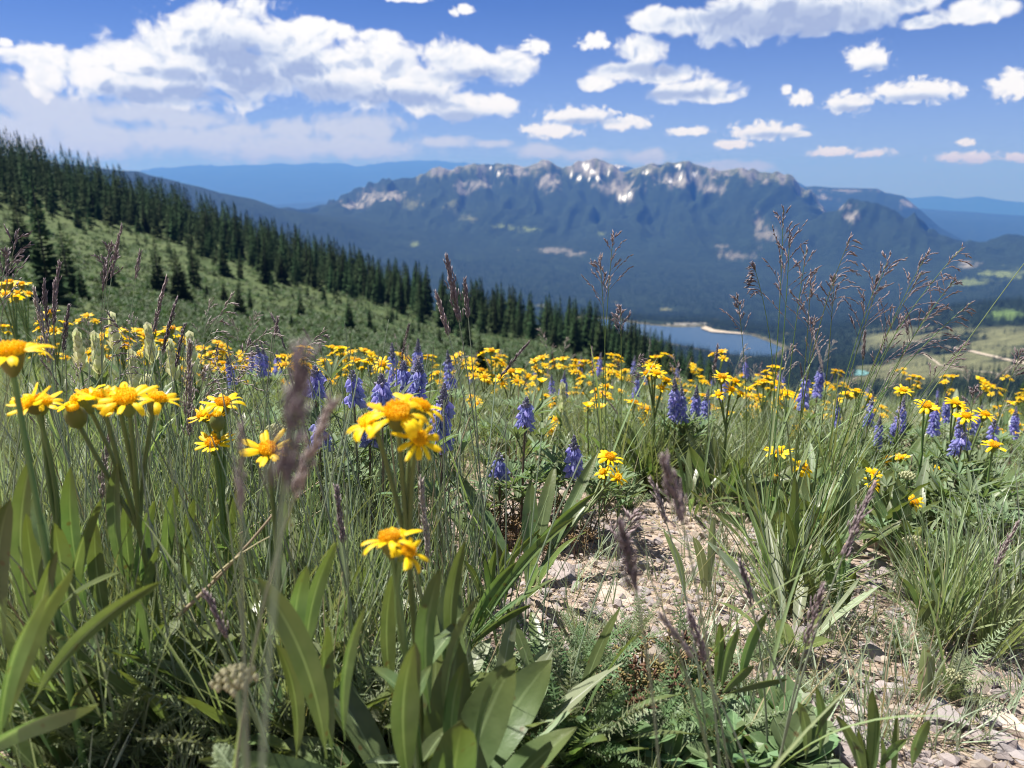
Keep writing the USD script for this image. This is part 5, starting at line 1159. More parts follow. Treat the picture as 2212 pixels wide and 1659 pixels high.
for t, r_, d, kd, hl, lb in LEFT: stalk_px(lb, t, r_, d, kind=kd, headlen=hl, mat_h='seed_pale' if ('pale' in lb or 'silvery' in lb or 'lilac' in lb) else 'seed_purple', bend=0.4 if kd == 'arch' else 0.05, mat_s='grass_blue')
NEAR = [((966, 562), (1046, 1190), .74, .74, 'plume', .075, 'thick brown grass panicle standing alone in the middle against the far forest', 'seed_purple', 1.15), ((944, 640), (1030, 1100), .74, .74, 'spike', .05, 'lower side spike of the thick brown panicle', 'seed_purple', 1.0), ((1004, 610), (1036, 1100), .745, .74, 'spike', .045, 'slim side spike right beside the thick brown panicle', 'seed_purple', 1.0),
        ((650, 765), (570, 1100), .165, .16, 'plume', .040, 'big out of focus dark brown grass plume very near', 'seed_purple', 0.85), ((712, 880), (610, 1180), .24, .26, 'spike', .05, 'blurred lilac grass head slanting past the lupines', 'seed_pale', 1.0), ((520, 930), (520, 1250), .22, .22, 'spike', .035, 'blurred dark grass head in front of the small yellow flower', 'seed_purple', 0.6), ((1436, 1000), (1530, 1640), .34, .36, 'plume', .045, 'blurred purple grass head over the middle of the gravel', 'seed_purple', 1.0), ((1342, 1140), (1400, 1640), .30, .32, 'plume', .045, 'blurred dark grass head standing before the gravel', 'seed_purple', 1.0),
        ((1886, 1052), (1690, 1640), .50, .46, 'plume', .06, 'long purple grass head on a slanting stem over the stones', 'seed_purple', .9), ((1776, 1272), (1690, 1640), .44, .44, 'plume', .05, 'lower purple grass head crossing the stones', 'seed_purple', .9), ((1408, 1040), (1500, 1500), .52, .5, 'spike', .04, 'silvery grass spike behind the blurred purple head', 'seed_pale', 1.0), ((1490, 1330), (1552, 1640), .40, .4, 'plume', .04, 'lilac grass head bending towards the stones', 'seed_purple', .9), ((1432, 1335), (1510, 1500), .38, .38, 'spike', .035, 'short lilac grass head low over the gravel', 'seed_pale', 1.0), ((1370, 1110), (1260, 1440), .52, .52, 'open', .04, 'branched lilac grass head on a slanting blue green stem', 'seed_purple', 1.0),
        ((728, 1060), (760, 1380), .50, .5, 'spike', .05, 'thin purple grass head beside the lower yellow flower', 'seed_purple', 1.0), ((910, 1045), (936, 1420), .50, .5, 'spike', .07, 'pale grass head standing close to the large flower stem', 'seed_pale', 1.0), ((448, 1290), (560, 1600), .40, .4, 'spike', .035, 'purple grass head bent over the feathery leaves', 'seed_purple', 1.0), ((2196, 1135), (2060, 1480), .62, .62, 'spike', .05, 'pale lilac grass head at the far edge of the stones', 'seed_pale', 1.0), ((1600, 1220), (1640, 1500), .5, .5, 'spike', .04, 'slender lilac grass head leaning over the pale stones', 'seed_purple', 1.0)]
for t, r_, d, d2, kd, hl, lb, mh_, kk in NEAR: stalk_px(lb, t, r_, d, d2, kind=kd, headlen=hl, mat_h=mh_, k=kk, stem_r=0.0008, mat_s='grass_blue', blades=1)
# the long pale blade that leans out of the clump
b0 = at(1770, 1060, .9); b1 = at(2230, 545, .86); base = np.array([b0[0], b0[1], G(b0[0], b0[1])]); pth = thing('grass_stalk', 'long single pale green grass blade leaning out across the valley', 'grass stalk', base)
m = MB(); ln = bezier([0, 0, 0], (b1 - base) * [0.45, 0.45, 0.52], b1 - base, 14); m.add(*tube(ln, np.linspace(0.0013, 0.0005, 14), 4)); m.build(pth, 'blade', 'grass_green')

# further seed heads standing in the meadow, copies of a few
sf = {}
def place_stalk(pos, h, rng):
    k = int(rng.integers(0, 5)); yaw, sc = rng.uniform(0, 6.283), float(np.clip(h / 0.3, 0.5, 1.3))
    lb = ['thin grass stalk with a loose pale head in the meadow', 'thin grass stalk with a narrow dark spike in the meadow', 'thin grass stalk with a spreading pale head in the meadow', 'thin grass stalk with a nodding dark head in the meadow', 'thin grass stalk with a narrow pale spike in the meadow'][k]; gr = ['loose pale grass heads', 'narrow dark grass spikes', 'spreading pale grass heads', 'nodding dark grass heads', 'narrow pale grass spikes'][k]
    if k not in sf:
        sf[k] = stalk(lb, np.zeros(3), [0.05 + 0.02 * k, 0.0, 0.30], np.random.default_rng(800 + k), ['open', 'spike', 'open', 'arch', 'spike'][k], 0.08, 0.1, group=gr, place=(pos, yaw, sc), mat_h='seed_purple' if k % 2 else 'seed_pale', mat_s='grass_blue', blades=1)
    else: copy_of(sf[k], 'grass_stalk', lb, 'grass stalk', pos, yaw, sc, gr)
for q in range(130):
    a = rg.uniform(-0.60, 0.62); r = math.exp(rg.uniform(math.log(0.9), math.log(4.5))); x, y = r * math.sin(a), r * math.cos(a)
    if bareness(np.array([x]), np.array([y]))[0] > 0.2: continue
    place_stalk(np.array([x, y, G(x, y)]), rg.uniform(0.16, 0.30), rg)

# ------------------------------------------------------------------ leafy clumps
def leafy_plant(label, pos, rng, n=8, L=(0.08, 0.14), W=(0.014, 0.026), el=(0.7, 1.35), matn='leaf_green', group=None, yaw=0, sc=1.0, name='leafy_plant', fine=True):
    p = thing(name, label, 'plant', pos, yaw, sc, group)
    for q in range(n):
        a = q * 2.39996 + rng.uniform(-0.4, 0.4); m = MB()
        m.add(*leaf([0.01 * math.cos(a), 0.01 * math.sin(a), -0.006], a, rng.uniform(*el), rng.uniform(*L), rng.uniform(*W), rng.uniform(-0.9, 0.1), rng.uniform(0.1, 0.5), rng.uniform(-0.8, 0.8), 10 if fine else 6, 5 if fine else 3, (0.85, 0.7), 0.05, rng, 0.1)); m.build(p, 'leaf', matn)
    return p
def big_leaves(label, specs, matn='leaf_green'):
    """specs: (tip px, base px, distance, width, fold, twist): broad leaves traced to their real place."""
    Q = [at(s[1][0], s[1][1], s[2]) for s in specs]; c = np.mean(Q, 0); base = np.array([c[0], c[1], G(c[0], c[1])]); p = thing('leafy_plant', label, 'plant', base)
    for (tip, bs, d, w, fo, tw), q in zip(specs, Q):
        T = at(tip[0], tip[1], d * 0.99); g = np.array([q[0], q[1], max(q[2], G(q[0], q[1]) - 0.01)]); e = T - g; L = np.linalg.norm(e) * 1.04
        az = math.atan2(e[1], e[0]); el = math.atan2(e[2], math.hypot(e[0], e[1])); m = MB(); bd = -0.5
        ax = unit(e); view = unit(np.array([0, 0, EYE]) - (g + e * 0.5)); ss = unit(np.cross(view, ax)); s0 = np.array([-math.sin(az), math.cos(az), 0]); n0 = np.cross(ax, s0)
        ang = math.atan2(ss @ n0, ss @ s0) + (1.2 - abs(tw)) * (1 if tw > 0 else -1) * 1.1 + rg.normal(0, 0.35)     # how far the blade is turned about its length
        v, f, uv = leaf([0, 0, 0], az, el - bd * 0.45, L, w * 0.6, bd, fo + 0.15, rg.uniform(-.35, .35), 16, 7, (0.75, 0.6), 0.03, rg, 0.05, turn=ang)
        m.add(v + (g - base), f, uv); m.build(p, 'leaf', matn)
HP = math.pi / 2
big_leaves('broad dark green leaves close up, one large blade split by a shadow', [((548, 1262), (705, 1640), .36, .026, .18, 1.2), ((668, 1230), (640, 1420), .40, .020, .3, 0.8), ((735, 1180), (660, 1480), .43, .018, .3, 1.0), ((712, 1360), (720, 1640), .38, .020, .35, 1.0), ((795, 1320), (745, 1600), .36, .014, .5, -1.0), ((590, 1400), (640, 1640), .38, .018, .4, 0.8)])
big_leaves('leaning broad leaves rolled lengthwise at the lower picture edge', [((352, 1270), (70, 1520), .36, .020, .7, 0.9), ((165, 1240), (20, 1560), .36, .022, .6, 0.9), ((110, 1290), (0, 1600), .34, .02, .6, 0.6), ((210, 1530), (-60, 1640), .33, .026, .4, 0.4)])
big_leaves('tall dark leaves rising at the very edge of the picture', [((30, 1090), (10, 1400), .42, .024, .2, 1.3), ((80, 1000), (70, 1380), .46, .022, .25, 1.2), ((120, 1140), (160, 1380), .45, .024, .2, 1.2), ((225, 1090), (150, 1400), .46, .02, .35, 1.0), ((-10, 960), (0, 1300), .42, .026, .2, 1.2), ((260, 1010), (270, 1260), .5, .018, .3, 1.1), ((340, 1090), (310, 1330), .52, .018, .3, 1.1), ((390, 1050), (370, 1290), .56, .018, .3, 1.1)])
big_leaves('stout upright leaves under the lower yellow flower', [((905, 1400), (885, 1700), .36, .030, .3, 1.0), ((1010, 1440), (985, 1700), .38, .018, .4, -.8), ((960, 1240), (930, 1540), .39, .022, .3, 1.0), ((1012, 1180), (985, 1480), .44, .018, .4, 1.0), ((1102, 1445), (1030, 1700), .37, .015, .45, -0.7), ((1040, 1300), (960, 1560), .38, .014, .5, -.6), ((860, 1240), (850, 1520), .42, .02, .3, 1.1)])
big_leaves('row of dark upright leaves behind the purple grass spike in the near grass', [((425, 1085), (410, 1330), .56, .018, .3, 1.1), ((470, 1120), (450, 1330), .58, .016, .4, .9), ((515, 1060), (505, 1300), .62, .018, .3, 1.0), ((350, 1180), (300, 1420), .48, .018, .4, .8), ((560, 1130), (600, 1330), .58, .016, .4, -.9), ((300, 1250), (330, 1450), .46, .014, .5, -.7), ((620, 1090), (625, 1290), .62, .016, .3, 1.0)])
big_leaves('dark upright leaves between the two tall blurred stems', [((160, 1020), (190, 1330), .50, .022, .25, 1.1), ((210, 1130), (240, 1400), .48, .020, .3, -1.0), ((60, 1120), (110, 1420), .44, .020, .35, 1.0), ((280, 1080), (300, 1330), .52, .016, .4, .9), ((130, 1200), (90, 1480), .42, .018, .4, .8)])
big_leaves('long lying leaves sweeping up the gravel slope beside the flower', [((1290, 1075), (1060, 1330), .62, .020, .6, .6), ((1245, 1130), (1020, 1390), .58, .020, .6, .6), ((1200, 1255), (1000, 1400), .56, .018, .5, .6), ((1120, 1220), (1010, 1380), .55, .016, .5, .8), ((1150, 1310), (1010, 1400), .53, .014, .5, .6), ((1170, 1150), (1030, 1330), .64, .014, .5, .6)])
big_leaves('fan of narrow upright leaves at the back of the gravel edge', [((1075, 1190), (1062, 1330), .64, .014, .4, 1.0), ((1100, 1180), (1080, 1320), .66, .014, .4, 1.0), ((1040, 1200), (1060, 1330), .62, .014, .4, -1.0), ((1130, 1160), (1090, 1320), .68, .016, .4, .9), ((1000, 1215), (1050, 1330), .6, .012, .4, -.8)])
big_leaves('dark broad leaves in a tuft among the pale stones', [((1660, 1330), (1600, 1480), .50, .016, .4, .7), ((1600, 1360), (1560, 1490), .50, .016, .4, 1.0), ((1700, 1470), (1570, 1500), .49, .014, .5, .4), ((1630, 1440), (1560, 1500), .48, .014, .5, .5), ((1555, 1350), (1545, 1490), .50, .014, .5, 1.0)])
big_leaves('dark green leaves with a pale midrib beside the tall purple stem', [((1715, 1040), (1690, 1330), .80, .022, .25, 1.2), ((1735, 1230), (1760, 1350), .76, .026, .2, 1.2), ((1770, 1180), (1800, 1350), .78, .022, .3, -1.0), ((1850, 1240), (1820, 1340), .80, .022, .3, 1.0), ((1690, 1110), (1720, 1330), .80, .020, .3, 1.0), ((1800, 1150), (1810, 1340), .8, .016, .4, 1.0)])
big_leaves('bright upright leaves leaning past the stones', [((2055, 1215), (1985, 1330), .78, .018, .4, .8), ((1940, 1250), (1985, 1330), .72, .016, .5, .8), ((2140, 1270), (2000, 1340), .74, .018, .5, .4), ((2020, 1300), (1980, 1360), .70, .02, .3, 1.0), ((2090, 1180), (2010, 1330), .8, .014, .5, .5)])
big_leaves('rounded upright leaf between grass stems on the gravel', [((1993, 1395), (1985, 1520), .60, .022, .15, 1.3), ((2015, 1420), (1998, 1520), .60, .014, .4, .9), ((2045, 1425), (2010, 1515), .6, .014, .5, .6)], 'leaf_grey')
big_leaves('grey green upright leaves at the bottom of the picture on bare stones', [((1880, 1495), (1872, 1720), .44, .020, .4, 1.2), ((1935, 1550), (1925, 1720), .44, .016, .5, -1.0), ((1800, 1550), (1870, 1720), .44, .016, .5, .8), ((1900, 1600), (1890, 1720), .43, .012, .6, .6), ((1850, 1580), (1868, 1720), .445, .012, .6, -.7), ((1760, 1490), (1770, 1630), .45, .012, .4, 1.0), ((2010, 1560), (1970, 1659), .44, .016, .3, 1.0), ((1720, 1520), (1740, 1640), .44, .014, .4, 1.1), ((1820, 1500), (1760, 1600), .45, .010, .4, 1.0), ((1960, 1600), (1900, 1659), .43, .012, .5, .4)])
big_leaves('pale half folded leaf beside a dark one on the stone edge', [((1540, 1125), (1530, 1290), .80, .018, .25, 1.2), ((1495, 1165), (1520, 1290), .80, .020, .15, 1.2), ((1430, 1150), (1480, 1300), .72, .014, .4, .8)], 'leaf_grey')

lf = {}
LK = [dict(n=8, matn='leaf_green'), dict(n=10, matn='leaf_green', L=(0.07, 0.12)), dict(n=8, matn='leaf_grey', el=(0.4, 1.2)), dict(n=12, matn='leaf_green', W=(0.009, 0.016)), dict(n=9, matn='leaf_grey', W=(0.010, 0.018))]
def place_leafy(pos, rng, region):
    k = int(rng.integers(0, 5)); yaw, sc = rng.uniform(0, 6.283), rng.uniform(0.75, 1.25)
    lb = ['clump of upright lance shaped leaves under the broad yellow flower cluster', 'clump of lance shaped leaves in the meadow behind the gravel', 'clump of lance shaped leaves beside the stones', 'clump of lance shaped leaves round the stem of the brown grass plume', 'clump of lance shaped leaves behind the stem of the large yellow flower'][region]; gr = ['leaf clumps under the flower cluster', 'leaf clumps behind the gravel', 'leaf clumps beside the stones', 'leaf clumps round the grass plume', 'leaf clumps behind the large flower'][region]
    if k not in lf: lf[k] = leafy_plant(lb, pos, np.random.default_rng(850 + k), group=gr, yaw=yaw, sc=sc, **LK[k])
    else: copy_of(lf[k], 'leafy_plant', lb, 'plant', pos, yaw, sc, gr)
cnt = 0
while cnt < 190:
    px_, py_ = rg.uniform(-60, 2270), rg.uniform(850, 1659)
    if rg.uniform() > np.interp(py_, [850, 950, 1150, 1659], [1.0, 1.0, 0.5, 0.2]): continue
    if px_ < 1000 and py_ > 1050 and rg.uniform() < 0.45: continue
    q, ok_ = on_ground(px_, py_); x, y = q[0, 0], q[0, 1]
    if bareness(q[:, 0], q[:, 1])[0] > 0.35 and rg.uniform() < 0.88: continue
    if 830 < px_ < 1300 and 1050 < py_ < 1200: continue
    place_leafy(np.array([x, y, q[0, 2]]), rg, (0 if px_ < 400 else 3 if px_ < 720 else 4) if px_ < 1000 else (2 if py_ > 1080 else 1)); cnt += 1
# leafy lupine foliage
lff = {}
def lup_leaves(label, pos, rng, n=9, group=None, yaw=0, sc=1.0, H=0.11):
    p = thing('leafy_lupine', label, 'plant', pos, yaw, sc, group); st = MB()
    for s in range(3):
        a = 2.1 * s + rng.uniform(-.4, .4); e = np.array([0.04 * math.cos(a), 0.04 * math.sin(a), H * rng.uniform(0.7, 1)]); ln = bezier([0, 0, -.01], e * [.3, .3, .6], e, 7); st.add(*tube(ln, 0.0012, 4))
        for q in range(n // 3):
            c = ln[int(rng.integers(3, 7))]; palmate(p, c, rng.uniform(0, 6.283), rng.uniform(0.2, 0.9), rng.uniform(0.028, 0.04), int(rng.integers(6, 9)), rng)
    st.build(p, 'stem', 'stem_purple'); return p
LZ = [(560, 800, 960, 1120, 40, 0), (1920, 2250, 960, 1180, 30, 1), (1080, 1420, 1010, 1130, 7, 2), (1000, 1600, 880, 980, 16, 2), (2020, 2250, 1180, 1330, 10, 1)]
LLB = ['silky palmate lupine leaves below the purple spikes', 'grey palmate lupine leaves on the slope above the stones', 'palmate lupine leaves at the back of the gravel']; LGR = ['lupine foliage below the spikes', 'lupine foliage above the stones', 'lupine foliage at the back of the gravel']
for x0, x1, y0, y1, n, rgn in LZ:
    for q in range(n):
        u, _ = on_ground(rg.uniform(x0, x1), rg.uniform(y0 + 30, y1 + 40)); k = int(rg.integers(0, 4)); pos = u[0]; yaw, sc = rg.uniform(0, 6.283), rg.uniform(0.55, 1.0)
        if k not in lff: lff[k] = lup_leaves(LLB[rgn], pos, np.random.default_rng(870 + k), 9 + 3 * (k % 2), LGR[rgn], yaw, sc)
        else: copy_of(lff[k], 'leafy_lupine', LLB[rgn], 'plant', pos, yaw, sc, LGR[rgn])

# ------------------------------------------------------------------ yarrow: feathery leaves and knobbly pale buds
def feather(m, base, az, el, L, rng, w=0.010, bend=-0.5):
    n = 22; th = el + bend * np.linspace(0, 1, n); ds = L / n
    c = np.asarray(base, float) + np.stack([np.cumsum(np.cos(th) * ds) * math.cos(az), np.cumsum(np.cos(th) * ds) * math.sin(az), np.cumsum(np.sin(th) * ds)], 1)
    m.add(*tube(c, np.linspace(0.0009, 0.0004, n), 3)); s = np.array([-math.sin(az), math.cos(az), 0])
    for q in range(2, n):
        t = unit(c[q] - c[q - 1]); up = np.cross(t, s); ww = w * math.sin(3.0 * (q / n) ** 0.8 + 0.12)
        for sg in (1, -1):
            for k in range(5):
                d = unit(s * sg * rng.uniform(0.5, 1) + t * rng.uniform(0.1, 0.8) + up * rng.uniform(-0.8, 0.8)); e = unit(np.cross(d, up + 0.1)) * 0.00045
                b = c[q]; tp = b + d * ww * rng.uniform(0.6, 1.1); m.add([b - e, b + e, tp + e * 0.5, tp - e * 0.5], [[0, 1, 2], [0, 2, 3]])
def yarrow(label, pos, rng, n=7, stem=0.0, budr=0.012, matn='yarrow_green', group=None, yaw=0, sc=1.0, L=(0.05, 0.10), lean=(0, 0)):
    p = thing('yarrow', label, 'plant', pos, yaw, sc, group)
    for q in range(n):
        m = MB(); a = q * 2.39996 + rng.uniform(-.3, .3); z0 = 0 if not stem else stem * rng.uniform(0, 0.75) * (q % 2)
        feather(m, [lean[0] * (z0 / stem if stem else 0), lean[1] * (z0 / stem if stem else 0), z0 - .003], a, rng.uniform(0.5, 1.35), rng.uniform(*L) * (0.6 if z0 else 1), rng); m.build(p, 'leaf', matn, smooth=False)
    if stem:
        st = MB(); st.add(*tube(bezier([0, 0, -.01], [lean[0] * .3, lean[1] * .3, stem * .6], [lean[0], lean[1], stem], 7), 0.0016, 5)); s = st.build(p, 'stem', 'yarrow_pale'); b = MB()
        for q in range(26):
            t = math.sqrt(q / 26); a = q * 2.39996; c = np.array([lean[0] + budr * t * math.cos(a), lean[1] + budr * t * math.sin(a), stem + 0.006 + budr * 0.45 * (1 - t * t)]); v, f = dome(budr * 0.17, budr * 0.22, 3, 6, -0.8); b.add(v + c, f); b.add(*tube([[lean[0], lean[1], stem], c], 0.0004, 3))
        b.build(p, 'buds', 'yarrow_bud')
    return p
def yar_px(label, px_, py_, d, **kw):
    q = at(px_, py_, d); g = G(q[0], q[1]); yarrow(label, np.array([q[0], q[1], g]), rg, stem=q[2] - g, **kw)
yar_px('pale knobbly yarrow bud cluster blurred in the near foreground', 512, 1492, .33, budr=.011, matn='yarrow_pale', n=9)
yar_px('pale yarrow bud cluster beside a short yellow flower above the stones', 1975, 1182, .86, budr=.014, matn='yarrow_pale', n=6)
yar_px('low yarrow with a small bud cluster and curling fuzzy leaf on the stones', 2058, 1470, .62, budr=.008, matn='yarrow_pale', n=9)
yar_px('small yarrow bud cluster standing in the grass behind the stones', 1960, 1036, 1.15, budr=.013, matn='yarrow_pale', n=4)
yar_px('yarrow bud cluster near the brown grass plume', 596, 945, .72, budr=.013, matn='yarrow_pale', n=5)
yf = {}
def place_yarrow(pos, rng, region):
    k = int(rng.integers(0, 4)); yaw, sc = rng.uniform(0, 6.283), rng.uniform(0.75, 1.25) * [1.15, 1, .6, 1][region]
    lb = ['dark feathery yarrow leaves filling the near corner under the broad leaves', 'grey green feathery yarrow leaves along the bottom of the picture', 'small feathery yarrow rosette on the bare stones', 'feathery yarrow tuft in the grass behind the gravel'][region]; gr = ['yarrow leaves in the near corner', 'yarrow leaves along the bottom', 'yarrow rosettes on the stones', 'yarrow tufts behind the gravel'][region]
    if k not in yf: yf[k] = yarrow(lb, pos, np.random.default_rng(880 + k), 8 + k, 0, matn='yarrow_green' if k < 2 else 'yarrow_pale', group=gr, yaw=yaw, sc=sc)
    else: copy_of(yf[k], 'yarrow', lb, 'plant', pos, yaw, sc, gr)
for x0, x1, y0, y1, n, rgn in [(130, 600, 1400, 1690, 30, 0), (560, 1250, 1540, 1700, 22, 1), (1250, 2212, 1180, 1600, 18, 2), (100, 700, 1150, 1350, 14, 0), (1300, 1900, 1000, 1120, 12, 3), (1180, 1600, 1480, 1640, 12, 1)]:
    for q in range(n):
        u, _ = on_ground(rg.uniform(x0, x1), rg.uniform(y0, y1)); place_yarrow(u[0], rg, rgn)

# ------------------------------------------------------------------ low round-leaved plants and reddish stonecrop along the bottom
def oval_plant(label, pos, rng, group=None, yaw=0, sc=1.0, n=9):
    p = thing('oval_leaved_plant', label, 'plant', pos, yaw, sc, group)
    for q in range(n):
        a = q * 2.39996; m = MB(); m.add(*leaf([0, 0, 0], a, rng.uniform(0.35, 1.2), rng.uniform(0.028, 0.048), rng.uniform(0.012, 0.018), -0.5, 0.3, rng.uniform(-.4, .4), 8, 5, (0.75, 0.35), 0.02, rng, 0.25)); m.build(p, 'leaf', 'oval_leaf')
def stonecrop(label, pos, rng, group=None, yaw=0, sc=1.0):
    p = thing('stonecrop', label, 'plant', pos, yaw, sc, group); m = MB(); st = MB()
    for s in range(9):
        a = rng.uniform(0, 6.28); r = rng.uniform(0.005, 0.03); h = rng.uniform(0.015, 0.04); top = np.array([r * math.cos(a), r * math.sin(a), h]); st.add(*tube([[r * .5 * math.cos(a), r * .5 * math.sin(a), -.004], top], 0.0007, 3))
        for q in range(14):
            d = unit(rng.normal(0, 1, 3) + [0, 0, .5]); m.add(*spikelet(top + d * 0.003 * rng.uniform(0, 1.6), d, rng.uniform(.004, .007), .0024, rng))
    st.build(p, 'stem', 'stem_purple'); m.build(p, 'seed_cluster', 'sedum')
of, sfc = {}, {}
for x0, x1, y0, y1, n in [(1180, 1720, 1560, 1680, 44), (1000, 1300, 1470, 1660, 16), (640, 1000, 1600, 1680, 10)]:
    for q in range(n):
        u, _ = on_ground(rg.uniform(x0, x1), rg.uniform(y0, y1)); k = int(rg.integers(0, 3)); lb, gr = 'low plant with smooth oval leaves at the bottom of the picture', 'oval leaved plants along the bottom'
        if k not in of: of[k] = 1; fo = f"/World/oval_leaved_plant{'' if not used.get('/World/oval_leaved_plant') else '_%03d' % used['/World/oval_leaved_plant']}"; oval_plant(lb, u[0], np.random.default_rng(890 + k), gr, rg.uniform(0, 6.28), rg.uniform(.8, 1.2), 8 + 2 * k); of[k] = fo
        else: copy_of(of[k], 'oval_leaved_plant', lb, 'plant', u[0], rg.uniform(0, 6.28), rg.uniform(.8, 1.25), gr)
for x0, x1, y0, y1, n, lb, gr in [(1030, 1260, 1120, 1210, 16, 'brownish stonecrop seed heads at the top of the gravel', 'stonecrop at the top of the gravel'), (1320, 1520, 1480, 1600, 12, 'reddish stonecrop clump among the oval leaves', 'stonecrop among the oval leaves'), (1180, 1330, 1520, 1640, 6, 'reddish stonecrop clump among the oval leaves', 'stonecrop among the oval leaves')]:
    for q in range(n):
        u, _ = on_ground(rg.uniform(x0, x1), rg.uniform(y0, y1)); k = int(rg.integers(0, 3))
        if k not in sfc: fo = f"/World/stonecrop{'' if not used.get('/World/stonecrop') else '_%03d' % used['/World/stonecrop']}"; stonecrop(lb, u[0], np.random.default_rng(895 + k), gr, rg.uniform(0, 6.28), rg.uniform(.8, 1.3)); sfc[k] = fo
        else: copy_of(sfc[k], 'stonecrop', lb, 'plant', u[0], rg.uniform(0, 6.28), rg.uniform(.7, 1.3), gr)

# ------------------------------------------------------------------ stones, gravel, dry litter
def rock_mesh(seed, flat=0.5):
    r = np.random.default_rng(seed); pts_ = r.normal(0, 1, (16, 3)); pts_ = pts_ / np.abs(pts_).max(1, keepdims=True) ** 0.6; pts_ = pts_ * [1, r.uniform(.6, .95), flat * r.uniform(.7, 1.1)] * 0.5
    h = ConvexHull(pts_); f = h.simplices.copy(); c = pts_.mean(0); n = np.cross(pts_[f[:, 1]] - pts_[f[:, 0]], pts_[f[:, 2]] - pts_[f[:, 0]]); fl = ((pts_[f[:, 0]] - c) * n).sum(1) < 0; f[fl] = f[fl][:, ::-1]
    m = MB(); m.add(pts_, f); return m
SM = ['stone_tan', 'stone_grey', 'stone_lilac']
def stone_one(label, px_, py_, w, seed, matn, flat=0.5):
    q, _ = on_ground(px_, py_); d = q[0, 1]; s = w / PXM * d
    p = rock_mesh(seed, flat).moved([0, 0, 0], rotz(seed * 1.7), s).build('/World', 'stone', matn, smooth=False)
    x = UsdGeom.Xformable(stage.GetPrimAtPath(p)); x.AddTranslateOp().Set(Gf.Vec3d(*map(float, q[0] + [0, 0, 0.12 * s * flat]))); tag(stage.GetPrimAtPath(p), label, 'stone')
stone_one('flat pale tan stone lying in the middle of the gravel', 1330, 1295, 90, 1, 'stone_tan', .25)
stone_one('block shaped lilac stone with a dark front face', 1312, 1160, 48, 2, 'stone_lilac', .7)
stone_one('large grey lilac stone half hidden under the lying leaves', 1218, 1242, 72, 3, 'stone_lilac', .6)
stone_one('pale boulder like stone behind the blurred grass heads', 1460, 1180, 48, 4, 'stone_tan', .5)
stone_one('tan pebble slab at the head of the gravel', 1195, 1062, 52, 5, 'stone_tan', .3)
stone_one('broad tan stone with a dark cleft behind the long purple grass head', 1890, 1175, 90, 6, 'stone_tan', .55)
stone_one('pale rounded stone in the litter beside the fuzzy leaves', 1822, 1425, 52, 7, 'stone_tan', .6)
stone_one('dark slate chip lying upright on the gravel', 1800, 1452, 44, 8, 'stone_grey', .6)
stone_one('grey stone near the grass tuft with a lit top', 1745, 1305, 60, 9, 'stone_grey', .55)
stone_one('large pale stone in the bottom corner', 2165, 1560, 130, 10, 'stone_tan', .45)
stone_one('grey stone at the edge of the corner', 2185, 1625, 90, 12, 'stone_grey', .6)
stone_one('square pale stone near the bottom of the gravel', 1840, 1535, 70, 13, 'stone_lilac', .5)
stone_one('rounded grey stone under the bent lilac grass head', 1620, 1175, 42, 14, 'stone_grey', .6)
stone_one('tan stone between two grass tufts', 1500, 1215, 50, 15, 'stone_tan', .5)
stone_one('pale stone in the gap left of the large flower stem', 720, 1335, 60, 16, 'stone_tan', .5)
stone_one('grey stone below the yarrow on the gravel', 1930, 1500, 64, 17, 'stone_grey', .5)
stone_one('thin slate plate lying by the dry straw', 1760, 1480, 52, 18, 'stone_lilac', .2)
sk = {}
cnt = 0
while cnt < 270:
    px_, py_ = (rg.uniform(1000, 2230), rg.uniform(1050, 1659)) if rg.uniform() < 0.85 else (rg.uniform(0, 1100), rg.uniform(1100, 1659))
    q, _ = on_ground(px_, py_)
    if px_ > 1000 and bareness(q[:, 0], q[:, 1])[0] < 0.4: continue
    k = int(rg.integers(0, 9)); s = float(np.clip(rg.lognormal(math.log(0.012), 0.5), 0.007, 0.034)); pos = q[0] + [0, 0, 0.1 * s]
    kd_ = ['blocky tan', 'flat grey', 'thick lilac grey', 'thin tan', 'lumpy grey', 'angular lilac grey', 'squarish tan', 'thin grey', 'lumpy lilac grey'][k]; lb, gr = (f'{kd_} stone lying loose on the bare gravel', f'{kd_} stones on the gravel') if px_ > 1000 else (f'{kd_} stone on the soil between the broad leaves', f'{kd_} stones between the leaves')
    if k not in sk:
        p = rock_mesh(50 + k, [.5, .35, .6, .25, .7, .45, .55, .3, .65][k]).build('/World', 'stone', SM[k % 3], smooth=False); x = UsdGeom.Xformable(stage.GetPrimAtPath(p))
        x.AddTranslateOp().Set(Gf.Vec3d(*map(float, pos))); x.AddRotateZOp().Set(rg.uniform(0, 360)); x.AddScaleOp().Set(Gf.Vec3f(s)); tag(stage.GetPrimAtPath(p), lb, 'stone', gr); sk[k] = p
    else:
        pth = fresh('/World', 'stone'); x = UsdGeom.Mesh.Define(stage, pth); x.GetPrim().GetReferences().AddInternalReference(sk[k]); ops = UsdGeom.Xformable(x).GetOrderedXformOps()
        ops[0].Set(Gf.Vec3d(*map(float, pos))); ops[1].Set(rg.uniform(0, 360)); ops[2].Set(Gf.Vec3f(s)); tag(x, lb, 'stone', None, None); x.GetPrim().SetCustomDataByKey('group', gr)
    cnt += 1
def spread(n, rng, rmax, keep, amax=0.66, rmin=0.3):
    a = rng.uniform(-amax, amax, n * 6); r = np.exp(rng.uniform(math.log(rmin), math.log(rmax), n * 6)); x, y = r * np.sin(a), r * np.cos(a)
    k = rng.uniform(size=len(x)) < keep(x, y, r); x, y = x[k][:n], y[k][:n]; return np.stack([x, y, ground(x, y)], 1)
P = spread(15000, rg, 2.6, lambda x, y, r: 0.18 + 0.8 * bareness(x, y))
sz = np.clip(rg.lognormal(math.log(0.0040), 0.6, len(P)), 0.0015, 0.015)
